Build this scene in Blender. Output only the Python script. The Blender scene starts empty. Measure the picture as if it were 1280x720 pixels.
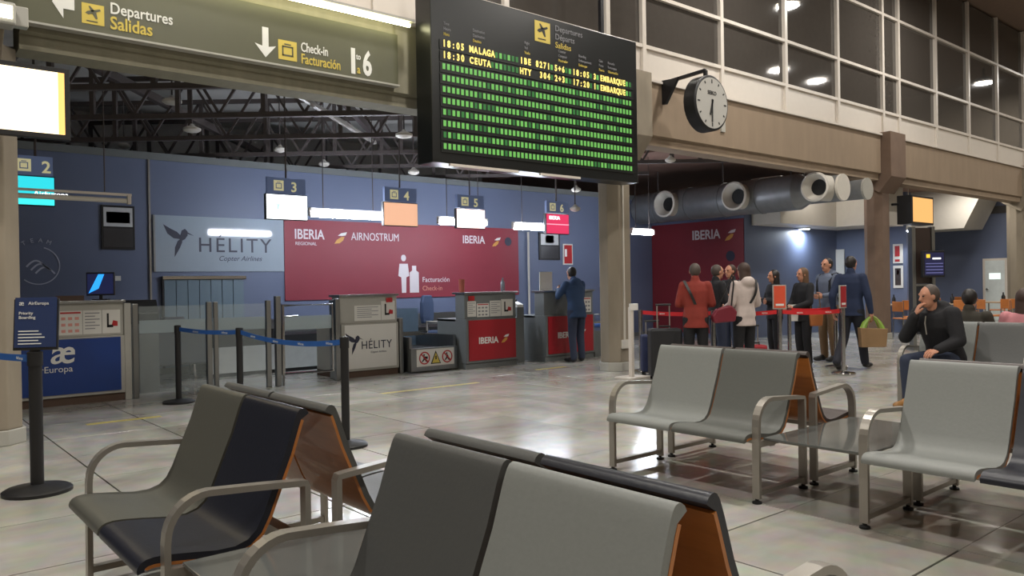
import bpy, bmesh, math, random
from mathutils import Vector as V, Matrix as M4, Euler
random.seed(7)
PI = math.pi
scene = bpy.context.scene
C = scene.collection

# ------------------------------------------------------------------ camera
F = 986.0; CH = 1.40
VA = (-180.0, 370.0); VB = (1830.0, 337.0)          # vanishing points of the two floor directions
roll = math.atan2(VA[1]-VB[1], VB[0]-VA[0])
hy = VA[1] + (VB[1]-VA[1])*(640-VA[0])/(VB[0]-VA[0])
pitch = -math.atan((360-hy)/F*math.cos(roll))
az = math.radians(50.26)
FW = V((math.cos(az)*math.cos(pitch), math.sin(az)*math.cos(pitch), math.sin(pitch)))
r0 = V((math.sin(az), -math.cos(az), 0)); u0 = r0.cross(FW)
RT = r0*math.cos(roll) - u0*math.sin(roll); UP = u0*math.cos(roll) + r0*math.sin(roll)
CP = V((0, 0, CH))
cam_d = bpy.data.cameras.new('camera'); cam = bpy.data.objects.new('camera', cam_d); C.objects.link(cam)
cam_d.sensor_width = 36; cam_d.lens = 36*F/1280; cam_d.clip_end = 200
cam.matrix_world = M4(((RT.x, UP.x, -FW.x, 0), (RT.y, UP.y, -FW.y, 0), (RT.z, UP.z, -FW.z, CH), (0, 0, 0, 1)))
scene.camera = cam
def ray(px, py): return FW + RT*((px-640)/F) - UP*((py-360)/F)
def atz(px, py, z=0.0):
    d = ray(px, py); return CP + d*((z-CH)/d.z)
def atx(px, py, x):
    d = ray(px, py); return CP + d*(x/d.x)
def aty(px, py, y):
    d = ray(px, py); return CP + d*(y/d.y)
def atd(px, py, dist):                               # a point at a known depth
    return CP + ray(px, py)*dist

# ------------------------------------------------------------------ world, exposure
w = bpy.data.worlds.new('world'); scene.world = w; w.use_nodes = True
w.node_tree.nodes['Background'].inputs[0].default_value = (0.35, 0.4, 0.5, 1)
w.node_tree.nodes['Background'].inputs[1].default_value = 0.04
vs = scene.view_settings; vs.view_transform = 'Standard'; vs.look = 'None'; vs.gamma = 1; vs.use_curve_mapping = False
vs.exposure = 0.03
LAMP_W = 170.0       # each high-bay lamp of the hall
TUBE = 92.0          # fluorescent tubes
# ------------------------------------------------------------------ materials
def lin(c):
    return tuple(((x/255)/12.92 if x/255 <= .04045 else ((x/255+.055)/1.055)**2.4) for x in c)
MATS = {}
def mat(name, rgb, rough=.6, metal=0, var=.12, scale=8, bump=0, coat=0, spec=.5, trans=0, alpha=1, stretch=None, sheen=0):
    if name in MATS: return MATS[name]
    m = bpy.data.materials.new(name); m.use_nodes = True; nt = m.node_tree; b = nt.nodes['Principled BSDF']
    c = lin(rgb)
    b.inputs['Roughness'].default_value = rough; b.inputs['Metallic'].default_value = metal
    b.inputs['Specular IOR Level'].default_value = spec; b.inputs['Coat Weight'].default_value = coat
    b.inputs['Transmission Weight'].default_value = trans; b.inputs['Alpha'].default_value = alpha
    tc = nt.nodes.new('ShaderNodeTexCoord'); nz = nt.nodes.new('ShaderNodeTexNoise'); nz.inputs['Scale'].default_value = scale
    nz.inputs['Detail'].default_value = 4
    src = tc.outputs['Object']
    if stretch:
        mp = nt.nodes.new('ShaderNodeMapping'); mp.inputs['Scale'].default_value = stretch
        nt.links.new(src, mp.inputs[0]); src = mp.outputs[0]
    nt.links.new(src, nz.inputs['Vector'])
    mx = nt.nodes.new('ShaderNodeMix'); mx.data_type = 'RGBA'
    mx.inputs[6].default_value = tuple(max(0, x*(1-var)) for x in c)+(1,)
    mx.inputs[7].default_value = tuple(min(1, x*(1+var)) for x in c)+(1,)
    nt.links.new(nz.outputs['Fac'], mx.inputs[0]); nt.links.new(mx.outputs[2], b.inputs['Base Color'])
    if bump:
        bp = nt.nodes.new('ShaderNodeBump'); bp.inputs['Strength'].default_value = bump; bp.inputs['Distance'].default_value = .01
        nt.links.new(nz.outputs['Fac'], bp.inputs['Height']); nt.links.new(bp.outputs[0], b.inputs['Normal'])
    MATS[name] = m; return m
def emit(name, rgb, strength, base=(20, 20, 20), rough=.3):
    if name in MATS: return MATS[name]
    m = bpy.data.materials.new(name); m.use_nodes = True; b = m.node_tree.nodes['Principled BSDF']
    b.inputs['Base Color'].default_value = lin(base)+(1,); b.inputs['Roughness'].default_value = rough
    b.inputs['Emission Color'].default_value = lin(rgb)+(1,); b.inputs['Emission Strength'].default_value = strength
    MATS[name] = m; return m

def floor_mat(name, tile):
    m = bpy.data.materials.new(name); m.use_nodes = True; nt = m.node_tree; b = nt.nodes['Principled BSDF']; N = nt.nodes.new; L = nt.links.new
    geo = N('ShaderNodeNewGeometry'); n1 = N('ShaderNodeTexNoise'); n1.inputs['Scale'].default_value = .55; n1.inputs['Detail'].default_value = 7
    n1.inputs['Distortion'].default_value = 1.4
    n2 = N('ShaderNodeTexNoise'); n2.inputs['Scale'].default_value = 6; n2.inputs['Detail'].default_value = 6
    L(geo.outputs['Position'], n1.inputs['Vector']); L(geo.outputs['Position'], n2.inputs['Vector'])
    r = N('ShaderNodeValToRGB'); e = r.color_ramp.elements
    e[0].position = .3; e[0].color = lin((150, 146, 136))+(1,); e[1].position = .62; e[1].color = lin((196, 195, 188))+(1,)
    L(n1.outputs['Fac'], r.inputs[0])
    mx = N('ShaderNodeMix'); mx.data_type = 'RGBA'; mx.blend_type = 'MULTIPLY'; mx.inputs[0].default_value = .35
    L(r.outputs[0], mx.inputs[6]); L(n2.outputs['Color'], mx.inputs[7])
    mr = N('ShaderNodeMapRange'); mr.inputs[3].default_value = .86; mr.inputs[4].default_value = 1.08
    oi = N('ShaderNodeObjectInfo'); L(oi.outputs['Random'], mr.inputs[0])
    m2 = N('ShaderNodeMix'); m2.data_type = 'RGBA'; m2.blend_type = 'MULTIPLY'; m2.inputs[0].default_value = 1 if tile else 0
    L(mx.outputs[2], m2.inputs[6]); L(mr.outputs[0], m2.inputs[7]); L(m2.outputs[2], b.inputs['Base Color'])
    rr = N('ShaderNodeMapRange'); rr.inputs[3].default_value = .10; rr.inputs[4].default_value = .24
    L(n2.outputs['Fac'], rr.inputs[0]); L(rr.outputs[0], b.inputs['Roughness'])
    MATS[name] = m; return m

concrete = mat('concrete', (142, 132, 116), .85, var=.22, scale=5, bump=.25, stretch=(1, 1, .35))
concrete_b = mat('concrete_beam', (144, 126, 106), .85, var=.16, scale=3.5, bump=.15, stretch=(1.3, 1, .3))
blue_wall = mat('blue_wall', (98, 108, 134), .5, var=.06, scale=1.5)
white_paint = mat('white_paint', (205, 200, 190), .5, var=.05)
white_frame = mat('white_frame', (208, 200, 190), .35, var=.04)
dark_glass = mat('dark_glass', (74, 70, 66), .04, var=.1, spec=.8)
steel = mat('steel', (150, 152, 152), .32, metal=1, var=.1, scale=20, stretch=(1, 1, .1))
chrome = mat('chrome', (190, 190, 190), .14, metal=1, var=.03)
alu = mat('painted_aluminium', (158, 153, 145), .33, metal=.55, var=.05)
black = mat('black_plastic', (24, 24, 26), .45, var=.1)
blackmat = mat('black_metal', (26, 26, 30), .4, metal=.3, var=.1)
grey_lam = mat('grey_laminate', (108, 112, 112), .5, var=.06)
lgrey_lam = mat('light_laminate', (168, 166, 158), .45, var=.05)
wood = mat('plywood', (176, 110, 52), .4, var=.22, scale=5, stretch=(1, 1, 9), coat=.2)
brown = mat('brown_plinth', (86, 66, 54), .6)
white_card = mat('white_card', (214, 212, 206), .45, var=.03)
white_ink = mat('white_ink', (226, 226, 222), .5, var=.02)
yellow_ink = mat('yellow_ink', (206, 184, 84), .5, var=.03)
red_ink = mat('red_ink', (176, 32, 36), .5, var=.03)
dark_ink = mat('dark_ink', (40, 42, 62), .5, var=.03)
grey_ink = mat('grey_ink', (130, 130, 134), .5, var=.03)
black_ink = mat('black_ink', (18, 18, 18), .5, var=.03)
gold_ink = mat('gold_ink', (206, 150, 70), .5, var=.05)
red_panel = mat('red_panel', (164, 34, 44), .35, var=.06, scale=2)
red_wall = mat('red_wall', (134, 44, 58), .5, var=.06, scale=2)
blue_panel = mat('blue_panel', (22, 58, 128), .35, var=.06)
skin = mat('skin', (186, 132, 106), .55, var=.08, scale=20)
rubber = mat('rubber', (16, 16, 16), .7)

# ------------------------------------------------------------------ mesh helpers
class MB:
    def __init__(s): s.v = []; s.f = []
    def add(s, vs, fs):
        o = len(s.v); s.v += [tuple(x) for x in vs]; s.f += [[i+o for i in f] for f in fs]; return s
    def box(s, a, b):
        x0, y0, z0 = a; x1, y1, z1 = b
        return s.add([(x0,y0,z0),(x1,y0,z0),(x1,y1,z0),(x0,y1,z0),(x0,y0,z1),(x1,y0,z1),(x1,y1,z1),(x0,y1,z1)],
                     [(0,3,2,1),(4,5,6,7),(0,1,5,4),(1,2,6,5),(2,3,7,6),(3,0,4,7)])
    def bar(s, p, q, w, h, up=V((0, 0, 1))):
        p = V(p); q = V(q); d = (q-p).normalized()
        if abs(d.dot(up)) > .98: up = V((1, 0, 0))
        a = d.cross(up).normalized()*w/2; b = a.cross(d).normalized()*h/2
        return s.add([p-a-b, p+a-b, p+a+b, p-a+b, q-a-b, q+a-b, q+a+b, q-a+b],
                     [(0,1,2,3),(4,7,6,5),(0,4,5,1),(1,5,6,2),(2,6,7,3),(3,7,4,0)])
    def rings(s, rs, cap=True, closed=False):
        o = len(s.v); n = len(rs[0])
        for r in rs: s.v += [tuple(x) for x in r]
        k = len(rs)
        for i in range(k if closed else k-1):
            a = o+i*n; b = o+((i+1) % k)*n
            for j in range(n): s.f.append([a+j, a+(j+1) % n, b+(j+1) % n, b+j])
        if cap and not closed:
            s.f.append([o+j for j in range(n)][::-1]); s.f.append([o+(k-1)*n+j for j in range(n)])
        return s
    def tube(s, pts, r, n=10):
        pts = [V(p) for p in pts]; rs = []
        rad = r if isinstance(r, (list, tuple)) else [r]*len(pts)
        ref = None
        for i, p in enumerate(pts):
            d = (pts[min(i+1, len(pts)-1)]-pts[max(i-1, 0)]).normalized()
            if ref is None:
                ref = V((0, 0, 1)) if abs(d.z) < .9 else V((1, 0, 0))
            a = (ref - d*ref.dot(d)).normalized(); b = d.cross(a); ref = a
            rs.append([p+a*rad[i]*math.cos(t)+b*rad[i]*math.sin(t) for t in [2*PI*k/n for k in range(n)]])
        return s.rings(rs)
    def strip(s, pts, w, t, side):                   # rectangular section swept along a path; side = width direction
        pts = [V(p) for p in pts]; side = V(side); rs = []
        for i, p in enumerate(pts):
            d = (pts[min(i+1, len(pts)-1)]-pts[max(i-1, 0)]).normalized(); nn = d.cross(side).normalized()*t/2; a = side*w/2
            rs.append([p-a-nn, p+a-nn, p+a+nn, p-a+nn])
        return s.rings(rs)
    def lathe(s, prof, n=24, axis='z', c=(0, 0, 0)):
        rs = []
        for r, h in prof:
            ring = []
            for k in range(n):
                t = 2*PI*k/n; x, y = r*math.cos(t), r*math.sin(t)
                p = (x, y, h) if axis == 'z' else ((h, x, y) if axis == 'x' else (y, h, x))
                ring.append((p[0]+c[0], p[1]+c[1], p[2]+c[2]))
            rs.append(ring)
        return s.rings(rs)
    def prism(s, poly, d0, d1, plane='xz'):          # polygon extruded along the third axis
        def P(a, b, d): return (a, d, b) if plane == 'xz' else ((d, a, b) if plane == 'yz' else (a, b, d))
        return s.rings([[P(a, b, d0) for a, b in poly], [P(a, b, d1) for a, b in poly]])
    def ell(s, c, r, n=14, m=8, rot=None):
        rs = []; c = V(c)
        for i in range(1, m):
            p = PI*i/m
            ring = [V((r[0]*math.sin(p)*math.cos(2*PI*k/n), r[1]*math.sin(p)*math.sin(2*PI*k/n), -r[2]*math.cos(p))) for k in range(n)]
            rs.append([(rot @ q if rot else q)+c for q in ring])
        return s.rings(rs)
    def mesh(s, name, m=None, smooth=False, bevel=0):
        me = bpy.data.meshes.new(name); me.from_pydata(s.v, [], s.f); me.validate()
        bm = bmesh.new(); bm.from_mesh(me)
        bmesh.ops.recalc_face_normals(bm, faces=bm.faces)
        if bevel: bmesh.ops.bevel(bm, geom=[e for e in bm.edges if e.calc_face_angle(0) > .6], offset=bevel, segments=2, profile=.5, affect='EDGES')
        bm.to_mesh(me); bm.free()
        if smooth:
            me.shade_smooth() if hasattr(me, 'shade_smooth') else None
            me.set_sharp_from_angle(angle=math.radians(38))
        if m: me.materials.append(m)
        return me
    def build(s, name, m, parent=None, smooth=False, bevel=0, loc=(0, 0, 0), rz=0):
        o = bpy.data.objects.new(name, s.mesh(name, m, smooth, bevel)); C.objects.link(o)
        o.parent = parent; o.location = loc; o.rotation_euler = (0, 0, rz); return o
def put(name, me, parent=None, loc=(0, 0, 0), rot=(0, 0, 0), scale=None):
    o = bpy.data.objects.new(name, me); C.objects.link(o); o.parent = parent; o.location = loc; o.rotation_euler = rot
    if scale: o.scale = scale
    return o
def tag(o, label, cat, group=None):
    o['label'] = label; o['category'] = cat
    if group: o['group'] = group
    return o
def thing(name, label, cat, loc=(0, 0, 0), rz=0, group=None):
    o = bpy.data.objects.new(name, None); C.objects.link(o); o.location = loc; o.rotation_euler = (0, 0, rz); o.empty_display_size = .1
    return tag(o, label, cat, group)
def struct(o): o['kind'] = 'structure'; return o
def bx(name, a, b, m, parent=None, bevel=0): return MB().box(a, b).build(name, m, parent, bevel=bevel)

_dg = []
def text(body, size, m, parent, loc, rot=(PI/2, 0, 0), align='LEFT', sx=1.0, ext=.002, name='lettering', bold=0, spacing=1.0, shear=0):
    cu = bpy.data.curves.new('t', 'FONT'); cu.body = body; cu.size = size; cu.align_x = align; cu.extrude = ext; cu.offset = bold
    cu.space_character = spacing; cu.resolution_u = 3; cu.shear = shear
    o = bpy.data.objects.new('t', cu); C.objects.link(o)
    dg = bpy.context.evaluated_depsgraph_get(); me = bpy.data.meshes.new_from_object(o.evaluated_get(dg))
    bpy.data.objects.remove(o); bpy.data.curves.remove(cu)
    me.materials.clear(); me.materials.append(m)
    ob = put(name, me, parent, loc, rot, (sx, 1, 1)); return ob
FX = (PI/2, 0, 0)                    # faces -y
FXX = (PI/2, 0, -PI/2)               # faces -x

def copy_tree(o, parent=None):
    c = o.copy(); C.objects.link(c); c.parent = parent
    for ch in list(o.children): copy_tree(ch, c)
    return c

# ------------------------------------------------------------------ the setting
HX0, HX1, HY0 = -7.0, 34.0, -7.0
BY = 8.5                             # front of the beam line
WY = 14.0                            # check-in back wall
fbase = struct(bx('floor', (HX0, HY0, -.2), (HX1, 22, -.012), floor_mat('floor_far', False)))
fl_dark = mat('joint_dark', (40, 38, 36), .8)
jb = bx('joint_bed', (0, 0, -.0119), (9.6, 12.9, -.0108), fl_dark, fbase)
# marble slabs: about one metre apart, wide dark joints towards the check-in desks, tight ones in the waiting area
tile_m = floor_mat('marble_tile', True)
def vis(p):
    d = V(p)-CP; z = d.dot(FW)
    if z < .5: return False
    x = 640+F*d.dot(RT)/z; y = 360-F*d.dot(UP)/z
    return -160 < x < 1440 and y < 900
TS = .985; meshes = {}
ntile = 0
cand = []
for i in range(-1, 24):
    for j in range(0, 13):
        x0, y0 = 1.40+(i-1)*TS, 5.60+(j-6)*TS
        if any(vis((x0+a*TS, y0+b*TS, 0)) for a in (0, 1) for b in (0, 1)):
            cand.append((math.hypot(x0, y0), x0, y0, i, j))
cand.sort(); cand = cand[:295]
for _, x0, y0, i, j in cand:
    wide = (x0 < 3.4) or (y0 > 7.2 and x0 < 9)
    g = .0065 if wide else .0014
    if wide not in meshes:
        meshes[wide] = MB().box((g, g, -.011), (TS-g, TS-g, 0)).mesh('tile', tile_m, bevel=.002 if wide else 0)
    put('tile', meshes[wide], fbase, (x0, y0, 0))
# the rest of the floor is flush with the slabs
edge_x = [c[1] for c in cand]
fl2 = MB()
done = {(c[3], c[4]) for c in cand}
for i in range(-8, 34):
    for j in range(-12, 17):
        if (i, j) in done: continue
        x0, y0 = 1.40+(i-1)*TS, 5.60+(j-6)*TS
        fl2.box((x0+.001, y0+.001, -.011), (x0+TS-.001, y0+TS-.001, 0))
o = fl2.build('paving', MATS['floor_far'], fbase); o['kind'] = 'stuff'
# yellow waiting marks worn into the floor
yel = mat('worn_yellow', (176, 162, 84), .5, var=.45, scale=30)
for (a, b, y) in ((1.85, 2.6, 9.3), (5.3, 6.9, 9.1), (8.6, 9.25, 9.75)):
    bx('floor_mark', (a, y-.05, -.002), (b, y+.05, .0012), yel, fbase)

# walls
struct(bx('wall_back', (-3, WY, 0), (17, WY+.25, 3.66), blue_wall))
struct(bx('wall_left', (-3.25, 8.5, 0), (-3, WY+.25, 4.95), blue_wall))
struct(bx('wall_rear', (HX0-.2, HY0, 0), (HX0, 14, 9), mat('hall_wall', (150, 140, 126), .7)))
struct(bx('wall_side', (HX0, HY0-.2, 0), (HX1, HY0, 9), MATS['hall_wall']))
RX = 16.6
struct(bx('wall_partition', (RX, 11.1, 0), (RX+.25, WY, 3.66), blue_wall))
struct(bx('wall_return', (RX+.25, 11.1, 0), (21, 11.35, 3.66), blue_wall))
struct(bx('wall_poster', (21, 9.2, 0), (21.3, 13, 3.66), blue_wall))
struct(bx('wall_cafe', (29, 8.95, 0), (29.25, 21, 4.9), blue_wall))
struct(bx('wall_end', (HX1, HY0, 0), (HX1+.2, 22, 9), MATS['hall_wall']))
struct(bx('wall_far', (21, 20, 0), (29.2, 20.2, 4.9), blue_wall))
grey_roof = mat('roof_grey', (222, 220, 216), .8, var=.1, scale=1.2)
dark_roof = mat('roof_brown', (128, 100, 88), .8, var=.15, scale=1.2)
struct(bx('ceiling', (-3.2, BY+.42, 5.02), (13.6, 18, 5.12), grey_roof))
struct(bx('ceiling_dark', (13.6, BY+.42, 4.3), (HX1, 21, 5.12), dark_roof))
struct(bx('ceiling_hall', (HX0, HY0, 9.0), (HX1, BY+.45, 9.2), mat('hall_ceiling', (120, 100, 86), .8)))
# slab above back wall up to the roof, set back so the roof void shows
struct(bx('wall_void', (-3, 17.6, 3.5), (13.6, 17.8, 5.1), grey_roof))
struct(bx('trim_1', (19.5, 9.25, 2.77), (20.95, 11.08, 3.9), white_paint))
struct(bx('trim_5', (16.87, 10.3, 2.77), (19.49, 11.08, 3.9), white_paint))
cb = MB(); cb.prism([(9.55, 4.3), (10.2, 3.0), (16, 3.0), (16, 4.3)], 27.4, 28.95, 'yz')
struct(cb.build('trim_2', white_paint))
struct(bx('baseboard_back', (-3, WY-.015, 0), (RX, WY-.001, .1), grey_lam))
struct(bx('trim_3', (-3, WY-.03, 3.6), (RX, WY-.001, 3.72), grey_lam))

# ------------------------------------------------------------------ columns and beams
def column(x0, x1, label, ext=.14, cm=None):
    corbel = True; cm = cm or concrete
    t = thing('concrete_column', label, 'column', ((x0+x1)/2, BY+.28, 0))
    hw = (x1-x0)/2
    ch = .13
    MB().prism([(-hw, -.22+ch), (-hw+ch, -.22), (hw-ch, -.22), (hw, -.22+ch), (hw, .22-ch), (hw-ch, .22), (-hw+ch, .22), (-hw, .22-ch)], .14, 3.70, 'xy').build('shaft', cm, t, bevel=.01)
    MB().prism([(-hw-.03, -.22+ch), (-hw+ch, -.25), (hw-ch, -.25), (hw+.03, -.22+ch), (hw+.03, .22-ch), (hw-ch, .25), (-hw+ch, .25), (-hw-.03, .22-ch)], 0, .14, 'xy').build('skirting', lgrey_lam, t, bevel=.008)
    if corbel:
        MB().prism([(-.5, 4.78), (.3, 4.78), (.3, 3.7), (-.22, 3.4), (-.5, 3.75)], -hw-.02, hw+ext, 'yz').build('corbel', cm, t, bevel=.01)
    return t
column(.72, 1.19, 'square concrete column behind the glowing orange hanging screen', -.14)
c2 = column(9.22, 9.74, 'concrete column with white cable conduit below the departures board')
MB().box((-.06, -.245, .5), (-.035, -.22, 3.6)).build('conduit', white_paint, c2)
MB().box((-.12, -.255, .36), (.03, -.22, .5)).build('socket_box', white_paint, c2, bevel=.005)
column(18.2, 18.8, 'shade-toned brown concrete column carrying the bracket of the small orange screen', .14, mat('shaded_concrete', (112, 92, 78), .85, var=.2, scale=4, bump=.2))  # shade of the backlit column is put into this darker brown
column(27.35, 28.0, 'concrete column beside the white café door')
def beam(x0, x1, label, bm_=None):
    t = thing('concrete_beam', label, 'beam', (x0, BY, 3.68))
    L = x1-x0
    MB().prism([(0, .16), (.06, .14), (.06, 0), (.4, 0), (.4, 1.02), (0, 1.02)], 0, L, 'yz').build('girder', bm_ or concrete_b, t)
    MB().box((0, -.05, 1.02), (L, .4, 1.06)).build('ledge', white_frame, t)
    return t
left_c = mat('olive_lit_concrete', (134, 130, 112), .85, var=.2, scale=3, bump=.2, stretch=(3, 1, .4))  # same concrete, with the sign tube's greenish light put into its colour
beam(-6.5, .69, 'concrete beam running out left of the glowing screen', left_c)
b1 = beam(1.2, 9.25, 'olive-lit concrete beam behind the yellow lettered direction sign', left_c)
b2 = beam(9.9, 18.15, 'long bare concrete beam behind the round clock')
beam(18.97, 27.3, 'bare concrete beam above the seated people by the café')
e = MB().box((2.1, -.03, .42), (2.22, .0, .62)).build('junction_box', lgrey_lam, b2)

# clerestory glazing over the beams
wn = struct(put('window_1', None, None, (0, BY+.1, 0)))
MULL = [-3.3, -1.2, .05, .87, 2.93, 5.0, 7.1, 9.17, 10.03, 12.18, 14.32, 16.39, 18.47, 19.29, 21.39, 23.5, 25.6, 27.77, 28.6, 31, 33.5]
ZS = [5.30, 6.18, 7.58, 8.95]
MB().box((-6, .0, 4.74), (33.5, .12, 5.30)).build('spandrel', white_frame, wn)
for x in MULL: bx('mullion', (x-.045, -.05, 4.75), (x+.045, .07, 8.95), white_frame, wn)
for a, b in zip(MULL[:-1], MULL[1:]):
    for z0, z1 in zip(ZS[:-1], ZS[1:]):
        o = MB().box((a+.045, .02, z0+.03), (b-.045, .04, z1-.03)).build('pane', dark_glass, wn)
for z in ZS[:-1]: bx('transom', (-6, -.045, z-.03), (33.5, .065, z+.03), white_frame, wn)
struct(bx('wall_upper', (-6, BY+.2, 4.7), (HX1, BY+.4, 9), mat('void_dark', (40, 38, 38), .9)))

# ------------------------------------------------------------------ hall lamps (out of frame, mirrored in the panes)
lamp_on = emit('lamp_on', (255, 240, 216), 45)
def hall_lamp(x, y, label):
    t = thing('high_bay_lamp', label, 'lamp', (x, y, 8.42), group='high-bay lamps of the hall')
    MB().lathe([(.05, .5), (.06, .25), (.30, .12), (.36, 0), (.34, 0), (.28, .1), (.05, .2)], 20).build('reflector', blackmat, t, True)
    MB().lathe([(.0, .03), (.27, .03), (.27, .05), (0, .05)], 20).build('diffuser', lamp_on, t)
    MB().tube([(0, 0, .5), (0, 0, .55)], .02, 6).build('stem', blackmat, t)
    ld = bpy.data.lights.new('lamp_light', 'AREA'); ld.shape = 'DISK'; ld.size = .5; ld.energy = LAMP_W; ld.color = (1, .965, .91)
    lo = bpy.data.objects.new('lamp_light', ld); C.objects.link(lo); lo.parent = t; lo.location = (0, 0, -.02)
for x, y in ((-1.5, 6.3), (5.2, 6.3), (11.8, 6.3), (18.4, 6.3), (31.4, 6.3), (-1.5, 2.8), (5.2, 2.8), (11.8, 2.8), (23.7, 2.8), (26.1, 2.8), (-1.5, -2.5), (5.2, -2.5), (11.8, -2.5)):
    hall_lamp(x, y, 'round high-bay lamp under the hall ceiling')

# ------------------------------------------------------------------ roof trusses of the check-in hall
truss_m = mat('truss_paint', (78, 70, 68), .6, var=.15)
d40 = V((math.cos(math.radians(-39.7)), math.sin(math.radians(-39.7)), 0)); n40 = V((-d40.y, d40.x, 0))
TL = ['nearest the concrete beam', 'second in from the concrete beam', 'third in from the concrete beam', 'fourth in from the concrete beam', 'fifth in from the concrete beam', 'deepest in over the back wall']
for k, Z in enumerate((9.3, 10.9, 12.5, 14.1, 15.7, 17.3)):
    s0 = max((.769*Z-17.4)/.639, (-2.9-.639*Z)/.769); s1 = min((.769*Z-9.05)/.639, (13.4-.639*Z)/.769)
    if s1-s0 < 1: continue
    a = n40*Z + d40*s0; L = s1-s0
    t = thing('roof_truss', 'dark steel lattice roof truss, '+TL[k], 'truss', (a.x, a.y, 3.78), math.radians(-39.7))
    MB().bar((0, 0, .03), (L, 0, .03), .07, .07).build('bottom_chord', truss_m, t)
    MB().bar((0, 0, .98), (L, 0, .98), .07, .07).build('top_chord', truss_m, t)
    n = max(2, round(L/1.15)); st = L/n
    for i in range(n):
        MB().bar((i*st+.02, 0, .05), (i*st+.02, 0, .98), .06, .06).build('post', truss_m, t)
        MB().bar((i*st+.05, 0, .95), (i*st+st/2, 0, .05), .035, .035).build('diagonal', truss_m, t)
        MB().bar((i*st+st/2, 0, .05), (i*st+st-.02, 0, .95), .035, .035).build('diagonal', truss_m, t)
# purlins along the depth that tie the trusses
for k, s in enumerate((-5.4, -2.6, .2, 3.0)):
    pa = n40*max(9.3, (9.2+.639*s)/.769) + d40*s; pb = n40*min(17.3, (17.2+.639*s)/.769, (13.3-.769*s)/.639) + d40*s
    o = MB().bar((0, 0, 0), pb-pa, .09, .12).build('purlin', truss_m, None, loc=(pa.x, pa.y, 4.35))
    tag(o, 'dark steel purlin tying the roof trusses, '+['outermost, towards the glowing screen', 'next to the outermost one', 'behind the pale slanting pipe', 'behind the departures board'][k], 'purlin', 'purlins of the roof')
# pale pipe crossing under the trusses
pa, pb = aty(362, 112, 9.4), aty(468, 178, 12.6)
tag(MB().tube([(0, 0, 0), pb-pa], .045, 8).build('pipe', mat('pale_pipe', (150, 146, 140), .4), None, True, loc=pa), 'pale slanting pipe crossing below the roof trusses', 'pipe')
# unlit ceiling domes
for (px, py, Z, lb) in ((215, 128, 11, 'largest white ceiling dome among the dark trusses'), (240, 163, 12, 'white ceiling dome below the largest dome'), (155, 183, 14, 'small white dome above the framed poster'),
                        (350, 188, 14, 'small white dome above counter screen three'), (405, 206, 15, 'small white dome above the two-airline red banner'), (505, 170, 12, 'wide white dome beside the departures board'),
                        (517, 216, 14, 'white dome above counter screen four'), (838, 201, 15, 'white lamp dome under the brown ceiling behind the board'), (720, 238, 16, 'white dome above the wall of counter six'), (719, 262, 15, 'round white dome just right of counter screen six')):
    p = atd(px, py, Z)
    r = .13 if Z < 13 else .10
    t = thing('ceiling_dome', lb, 'ceiling fixture', p)
    MB().lathe([(.02, .10), (.04, .07), (r, .03), (r, 0), (r*.7, -.025), (.02, -.04)], 16).build('shade', white_paint, t, True)
    MB().tube([(0, 0, .09), (0, 0, (5.0 if p.x < 13.6 else 4.3)-p.z)], .012, 6).build('rod', truss_m, t)

# ------------------------------------------------------------------ direction sign on the left beam
SX0 = 1.06
sg = thing('direction_sign', 'olive direction sign with arrows to departures and check-in desks', 'sign', (SX0, BY-.02, 3.9))
SW = aty(497, 108, BY-.1).x-SX0
olive = mat('sign_olive', (92, 92, 74), .35, var=.04)
MB().box((0, -.10, 0), (SW, 0, .62)).build('panel', olive, sg, bevel=.005)
MB().box((-.01, -.115, -.02), (SW+.01, 0, .0)).build('edge_trim', lgrey_lam, sg)
def sign_icon(parent, x, z, s, fg, bg, y, kind):
    b = MB().box((x, y, z), (x+s, y+.004, z+s)).build('pictogram', bg, parent)
    g = MB()
    if kind == 'plane':
        g.prism([(x+.15*s, z+.52*s), (x+.25*s, z+.62*s), (x+.80*s, z+.80*s), (x+.85*s, z+.72*s), (x+.3*s, z+.45*s)], y-.003, y)
        g.prism([(x+.42*s, z+.60*s), (x+.30*s, z+.88*s), (x+.38*s, z+.88*s), (x+.58*s, z+.66*s)], y-.003, y)
        g.prism([(x+.45*s, z+.55*s), (x+.62*s, z+.28*s), (x+.70*s, z+.30*s), (x+.64*s, z+.60*s)], y-.003, y)
        g.box((x+.2*s, y-.003, z+.12*s), (x+.7*s, y, z+.17*s))
    else:
        for a, b2, c, d in ((.2, .2, .8, .28), (.2, .2, .27, .72), (.73, .2, .8, .72), (.2, .65, .8, .72), (.32, .78, .68, .84)):
            g.box((x+a*s, y-.003, z+b2*s), (x+c*s, y, z+d*s))
    g.build('pictogram_drawing', fg, b)
YS = -.104
lit_white = white_ink
def sx_(px): return aty(px, 60, BY-.124).x-SX0
def sh_(x, z): return (sx_(x), z)
g = MB().prism([(sx_(66), .22), (sx_(80), .36), (sx_(80), .27), (sx_(94), .27), (sx_(94), .17), (sx_(80), .17), (sx_(80), .08)], YS, YS+.004); g.build('arrow', white_ink, sg)
sign_icon(sg, sx_(103), .07, sx_(131)-sx_(103), olive, yellow_ink, YS, 'plane')
text('Departures', .155, white_ink, sg, (sx_(138), YS, .21), bold=.002, sx=.82)
text('Salidas', .175, yellow_ink, sg, (sx_(138), YS, .06), bold=.003, sx=.85)
a_ = sx_(332); g = MB().prism([(a_, .05), (a_+.12, .19), (a_+.035, .17), (a_+.035, .38), (a_-.035, .38), (a_-.035, .17), (a_-.12, .19)], YS, YS+.004); g.build('arrow', white_ink, sg)
sign_icon(sg, sx_(348), .06, sx_(371)-sx_(348), olive, yellow_ink, YS, 'desk')
text('Check-in', .15, white_ink, sg, (sx_(376), YS, .19), bold=.002, sx=.62)
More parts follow.
